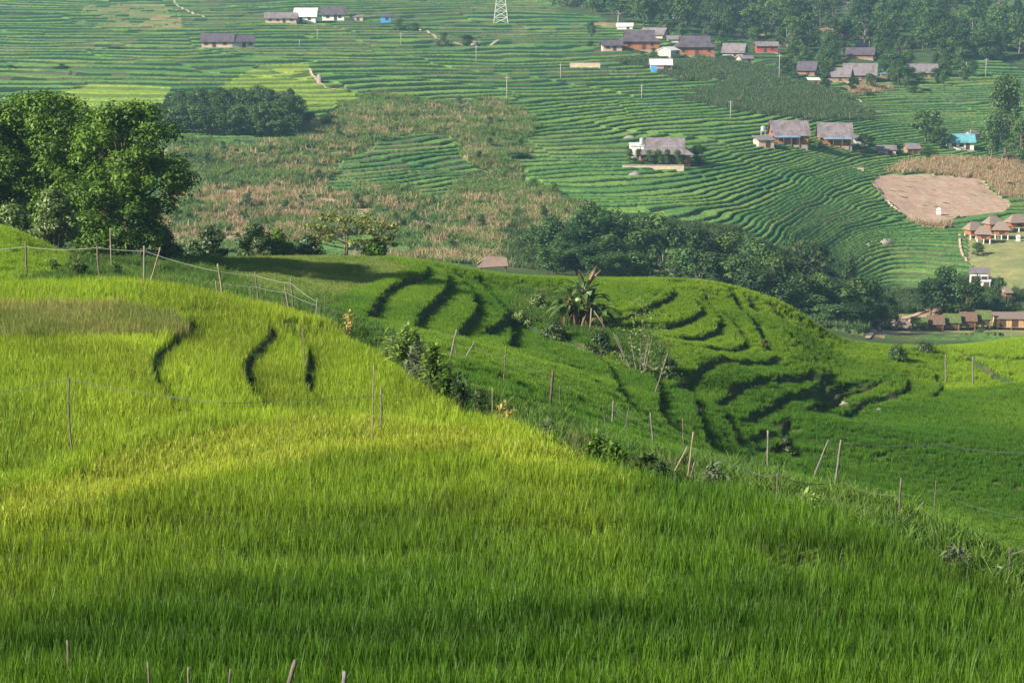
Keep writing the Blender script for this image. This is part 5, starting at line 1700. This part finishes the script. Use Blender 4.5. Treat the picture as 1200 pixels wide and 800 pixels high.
house('shed', 'small grey lean-to behind the teal roofed house', 'shed', 1140, 166, 18, 1.8, .8, 3, 'gable', M_GREYW, M_GREYR, .6, (), (), ov=.3)
# upper right hamlet
house('farmhouse', 'grey roofed house at the left end of the upper right hamlet', 'house', 948, 89, 24, 1.8, 2.4, 6, 'gable', M_BROWNW, M_PURPR, -.3, (.1,), ())
house('shed', 'small white roofed shed at the road in the upper right hamlet', 'shed', 954, 99, 15, 1.6, .6, 3, 'shed', M_BROWNW, M_WHITER, .0, (.1,), (), ov=.25)
house('farmhouse', 'house with the longest grey roof in the upper right hamlet', 'house', 1010, 95, 40, 1.8, 3.2, 8, 'gable', M_BROWNW, M_GREYR, -.15, (.1,), (-.3,))
house('farmhouse', 'grey roofed house overlapping the left end of the longest roof', 'house', 986, 97, 30, 1.7, 2.4, 7, 'gable', M_BROWNW, M_GREYR, -.3, (.1,), ())
house('farmhouse', 'dark roofed house behind the longest grey roof', 'house', 1010, 72, 34, 1.6, 2.0, 7, 'gable', M_BROWNW, M_PURPR, -.2, (), ())
house('barn', 'small pale roofed barn highest in the upper right hamlet', 'barn', 1011, 58, 14, 1.4, 1.2, 4, 'gable', M_PINKW, M_GREYR, -.3, (), (), ov=.3)
house('farmhouse', 'house with the rightmost grey roof of the upper right hamlet', 'house', 1083, 92, 36, 1.8, 2.4, 7, 'gable', M_BROWNW, M_GREYR, -.12, (.1,), (.3,))
house('shed', 'small teal sheet roofed shed left of the rightmost grey roof', 'shed', 1062, 86, 12, 1.6, .9, 4, 'gable', M_BROWNW, M_TEALR, -.1, (), (), ov=.25)
house('shed', 'blue tarpaulin covered shed in the middle of the upper right hamlet', 'shed', 1040, 92, 16, 1.4, .6, 4, 'shed', M_BROWNW, M_BLUER, .0, (), (), ov=.25)
house('hut', 'tiny white roofed hut high in the wood', 'hut', 792, 24, 9, 1.2, 1.6, 3, 'hip', M_GREYW, M_WHITER, .0, (), (), ov=.3)
# thatched stilt huts on the lawn
for i, (px, base, rot, lab) in enumerate(((1142, 281, .3, 'thatched stilt hut with orange walls, left front one of the lawn group'), (1154, 286, -.2, 'thatched stilt hut standing foremost in the lawn group'),
                                          (1165, 274, .3, 'thatched stilt hut at the back of the lawn group'), (1175, 281, -.2, 'thatched stilt hut in the middle of the lawn group, its shadow to the right'),
                                          (1193, 272, .2, 'thatched stilt hut at the right edge, highest of the lawn group'))):
    house('thatched_hut', lab, 'hut', px, base, 21 if i < 4 else 26, 1.2, 1.35, 2.6, 'hip', M_ORANGE, M_THATCH, rot, (.0,), (), 1.0, ov=.45, group='thatched stilt huts on the lawn')
house('lodge', 'two storey white lodge beside the tree clump under the lawn', 'house', 1150, 336, 24, 3.1, .5, 4, 'shed', M_WHITEW, M_GREYR, -.25, (.1,), (-.25, .3), ov=.2)
house('annex', 'white cube annex at the right end of the white lodge', 'annex', 1157, 337, 13, 1.8, .4, 3, 'shed', M_WHITEW, M_WHITER, -.25, (.1,), (), ov=.15)
house('hut', 'tiny thatched hut right of the white lodge at the wood path', 'hut', 1181, 352, 12, .9, .7, 2, 'hip', M_BROWNW, M_THATCH, .1, (), (), 1.0, ov=.3)
# row of huts along the far side of the right field
ROW = [(1060, 394, 20, 'hip', M_THATCH, 'leftmost hut of the row, pale thatch over a brown front'), (1079, 392, 20, 'gable', M_MOSS, 'second hut of the row from the left, half mossy roof'),
       (1098, 390, 21, 'gable', M_TERRA, 'third hut of the row from the left, brown sagging thatch'), (1117, 388, 21, 'gable', M_MOSS, 'hut in the row with a bright green mossy roof'),
       (1136, 386, 21, 'gable', M_TERRA, 'brown roofed hut in the row right of the mossy one'), (1154, 384, 19, 'gable', M_MOSS, 'grassy roofed hut in the row beside the bamboo hall')]
for i, (px, base, wp, kd, rm, lab) in enumerate(ROW):
    house('row_hut', lab, 'hut', px, base, wp, 1.15, 1.15, 3.0, kd, M_BROWNW if i % 2 else mat_planks('red_brown_mats', (.30, .11, .06), .3, .5), rm, -.12, (.15,), (-.25,), .45, ov=.3, group='row of huts along the track', Y=333 + i * 1.2)
house('bamboo_hall', 'long hall of woven bamboo at the right end of the hut row', 'hall', 1186, 386, 40, 1.6, .5, 3.5, 'shed', M_MAT, M_THATCH, -.05, (-.3, .1), (), .3, ov=.3, Y=340)
# kiosk on the bare field, marker by the huts
for px, base, hp, wp, lab in ((1100, 252, 9, 4, 'small white shrine at the lower edge of the bare brown field'), (1193, 283, 8, 4, 'white stone pillar on the lawn under the highest thatched hut')):
    x_, y_ = hit(px, base, 250); e = empty('shrine' if 'shrine' in lab else 'pillar', (x_, y_, gpos(x_, y_))); tag(e, lab, 'shrine' if 'shrine' in lab else 'pillar')
    W, H = wp * y_ / F, hp * y_ / F
    Geo().box(-W * .6, W * .6, -W * .6, W * .6, -.5, H * .12).obj('plinth', M_GREYW, e)
    Geo().box(-W / 2, W / 2, -W / 2, W / 2, H * .122, H * .8).obj('body', M_WHITEW, e)
    roof_geo('hip', W, W, H * .84, H * .16, .12).obj('roof', M_WHITER, e)
# thatched shelter behind the spur
x_, y_ = hit(580, 330, 150, 230)
y_ = 150.0; q = at(580, 318, y_)
e = empty('field_shelter', (q[0], q[1], gpos(q[0], q[1]))); tag(e, 'open field shelter with a pale brown roof behind the crest of the S shaped terraces', 'shelter')
top = at(577, 300, y_)[2] - gpos(q[0], q[1]); eav = at(577, 311, y_)[2] - gpos(q[0], q[1])
Geo().slab([(-1.35, -1.3, eav), (1.0, -1.3, eav + .15), (.85, 0, top - .1), (-.55, 0, top)], .08).slab([(1.0, 1.3, eav), (-1.35, 1.3, eav), (-.55, .01, top - .01), (.85, .01, top - .11)], .08).obj('roof', M_THATCH, e)
for sx in (-1.0, .8):
    for sy in (-1.1, 1.1):
        Geo().tube([(sx, sy, -.3), (sx, sy, eav + .12)], [.06, .05], 7).obj('post', WOOD, e)

# ---- utility poles and pylon
CONC = mat_plain('pale_concrete', (.30, .27, .24), .9, .15, 2)


def pole(px, base, top, label, ymin=240, arm=True):
    x_, y_ = hit(px, base, ymin); z_ = gpos(x_, y_); H = (base - top) * y_ / F
    e = empty('utility_pole', (x_, y_, z_)); tag(e, label, 'utility pole', 'utility poles on the far slope')
    Geo().tube([(0, 0, -1), (0, 0, H * .5), (0, 0, H)], [.13, .11, .08], 8).obj('shaft', CONC, e, True)
    if arm:
        Geo().box(-.6, .6, -.05, .05, H * .9, H * .93).obj('crossarm', CONC, e)


for px, base, top, lab in ((594, 121, 88, 'utility pole left of the middle far terraces, above the brown scrub'), (657, 92, 75, 'utility pole below the beige retaining wall'),
                           (752, 116, 100, 'short utility pole in the terraces between two villages'), (856, 139, 119, 'utility pole at the left end of the dark maize'),
                           (913, 97, 62, 'tall utility pole left of the upper right hamlet'), (1155, 92, 70, 'utility pole right above the right hand terraces'),
                           (1132, 87, 74, 'short utility pole left of the one above the right hand terraces'), (558, 75, 55, 'utility pole under the curved footpath'),
                           (470, 55, 40, 'thin utility pole below the blue shed'), (372, 47, 35, 'thin utility pole under the top left farm'), (351, 54, 47, 'stub of a pole under the white farmhouse'),
                           (1060, 82, 62, 'utility pole between the grey roofs of the upper right hamlet'), (1137, 166, 152, 'utility pole behind the teal roofed house')):
    pole(px, base, top, lab, 300)
STEEL = mat_plain('galvanised_steel', (.50, .52, .53), .5, .1)
x_, y_ = hit(587, 27, 500); z_ = gpos(x_, y_)
pyl = empty('pylon', (x_, y_, z_)); tag(pyl, 'steel lattice pylon cut by the top edge of the photo', 'pylon')
PH, PB, PT = 22.0, 2.6, .7
for sx in (-1, 1):
    for sy in (-1, 1):
        Geo().tube([(sx * PB, sy * PB, -.6), (sx * PT, sy * PT, PH * .7), (sx * PT * .8, sy * PT * .8, PH)], [.13, .1, .08], 5).obj('leg', STEEL, pyl)
g = Geo()
for k in range(9):
    z0, z1 = PH * k / 10, PH * (k + 1) / 10
    w0 = max(PT, PB - (PB - PT) * z0 / (PH * .7)); w1 = max(PT, PB - (PB - PT) * z1 / (PH * .7))
    for s in (-1, 1):
        for a, b in (((-w0, s * w0, z0), (w1, s * w1, z1)), ((w0, s * w0, z0), (-w1, s * w1, z1)), ((s * w0, -w0, z0), (s * w1, w1, z1)), ((s * w0, w0, z0), (s * w1, -w1, z1)),
                     ((-w1, s * w1, z1), (w1, s * w1, z1)), ((s * w1, -w1, z1), (s * w1, w1, z1))):
            g.tube([a, b], [.06, .06], 4)
g.obj('bracing', STEEL, pyl)
for zz_ in (PH * .78, PH * .9, PH * .99):
    Geo().tube([(-3.2, 0, zz_), (0, 0, zz_ + .5), (3.2, 0, zz_)], [.07, .1, .07], 5).obj('crossarm', STEEL, pyl)


# ---- paths
def path(name, label, pts, wpx, mat, ymin=240):
    P_ = [np.array(hit(a, b, ymin)) for a, b in pts]
    C_ = catmull([tuple(p) for p in P_], 8)
    v = []; f = []
    for i, c_ in enumerate(C_):
        d = C_[min(i + 1, len(C_) - 1)] - C_[max(i - 1, 0)]; d = d / (np.linalg.norm(d) + 1e-9); n_ = np.array([-d[1], d[0]])
        w_ = wpx * c_[1] / F * .5 * (1.6 if abs(d[0]) > .8 else 1)
        for s in (-1, 0, 1):
            q = c_ + n_ * w_ * s
            v.append((q[0], q[1], gpos(q[0], q[1]) + .16))
    for i in range(len(C_) - 1):
        for s in (0, 1):
            k_ = i * 3 + s
            f.append((k_, k_ + 3, k_ + 4, k_ + 1))
    tag(link(name, mesh_np(name, v, f, mat, True)), label, kind='structure')


PATHM = mat_plain('trodden_earth', (.40, .30, .22), .95, .2, 1.5, bump=.4)
path('footpath', 'pale earth footpath curving under the pylon', [(487, 33), (505, 40), (516, 48), (540, 53), (565, 55), (588, 47)], 3.2, PATHM)
path('footpath', 'pale footpath between yellow and green terraces', [(362, 80), (366, 88), (376, 100), (392, 106)], 3, PATHM)
path('footpath', 'pale footpath coming down from the top edge', [(203, 0), (209, 8), (222, 14), (244, 22)], 2.6, PATHM)
path('footpath', 'stony edge path beside the striped terraces down to the lawn', [(1022, 216), (1034, 230), (1045, 243), (1068, 258), (1082, 266), (1104, 268)], 3.2, PATHM)
path('footpath', 'grey path along the left side of the lawn', [(1124, 276), (1126, 295), (1132, 306), (1140, 312)], 2.6, PATHM)
path('footpath', 'earth path from the upper right hamlet along the maize', [(905, 90), (938, 94), (965, 104), (990, 112), (1010, 120)], 2.6, PATHM)
path('footpath', 'sandy track above the row of huts', [(1016, 398), (1030, 384), (1052, 377), (1075, 369), (1092, 360), (1098, 353)], 6, PATHM, 270)
print('houses', round(time.time() - T0, 1))


# ------------------------------------------------------------------ light, air, camera
SUN_EL, SUN_AZ = math.radians(31), math.radians(209)    # azimuth of the sun measured from +x, counter-clockwise
sd = (math.cos(SUN_EL) * math.cos(SUN_AZ), math.cos(SUN_EL) * math.sin(SUN_AZ), math.sin(SUN_EL))
sl = bpy.data.lights.new('sun', 'SUN'); sl.energy = 5.0; sl.angle = math.radians(.55); sl.color = (1, .91, .76)
so = bpy.data.objects.new('sun', sl); COL.objects.link(so)
import mathutils
so.rotation_euler = mathutils.Vector(sd).to_track_quat('Z', 'Y').to_euler()
so.location = (-200, -60, 200)
w = bpy.data.worlds.new('World'); scene.world = w; w.use_nodes = True
wn = w.node_tree.nodes; wl = w.node_tree.links
bg = wn.get('Background') or wn.new('ShaderNodeBackground')
sky = wn.new('ShaderNodeTexSky'); sky.sky_type = 'NISHITA'; sky.sun_disc = False
sky.sun_elevation = SUN_EL
sky.sun_rotation = math.radians(90) - SUN_AZ     # the node's zero is +y and it turns clockwise
sky.air_density = 1.0; sky.dust_density = 1.5
wl.new(sky.outputs[0], bg.inputs[0]); bg.inputs[1].default_value = .06
# air
hz, nt, nodes, links = mat_new('air')
pv = N(nodes, 'ShaderNodeVolumePrincipled'); pv.inputs['Density'].default_value = .0002
pv.inputs['Color'].default_value = (.44, .78, 1.0, 1); pv.inputs['Anisotropy'].default_value = .2
o = N(nodes, 'ShaderNodeOutputMaterial'); links.new(pv.outputs[0], o.inputs['Volume'])
zlo, zhi = float(gz.min()) + CAMZ - 1.5, float(gz.max()) + CAMZ + 12
X = float(np.abs(fx).max()) + 5
bv = [(sx * X, yy, zz) for sx in (-1, 1) for yy in (-130, 1410) for zz in (zlo, zhi)]
bf = [(0, 1, 3, 2), (4, 6, 7, 5), (0, 4, 5, 1), (2, 3, 7, 6), (0, 2, 6, 4), (1, 5, 7, 3)]
if HAZE:
    tag(link('haze', mesh_np('haze', bv, bf, hz)), 'thin bluish haze over the valley', kind='stuff')
cam = bpy.data.cameras.new('camera'); cam.sensor_width = 36; cam.lens = 36 * F / 1200; cam.clip_end = 5000; cam.clip_start = .5
co = bpy.data.objects.new('camera', cam); COL.objects.link(co)
co.location = (0, 0, CAMZ); co.rotation_euler = (math.pi / 2 - PITCH, 0, 0)
scene.camera = co
vs = scene.view_settings
vs.view_transform = 'Standard'; vs.look = 'None'; vs.exposure = 1.22; vs.gamma = 1; vs.use_curve_mapping = False
try:
    scene.cycles.max_bounces = 6; scene.cycles.diffuse_bounces = 3; scene.cycles.transmission_bounces = 4; scene.cycles.volume_bounces = 0
    scene.cycles.volume_max_steps = 64; scene.cycles.volume_step_rate = 5
except Exception:
    pass
print('done', round(time.time() - T0, 1))
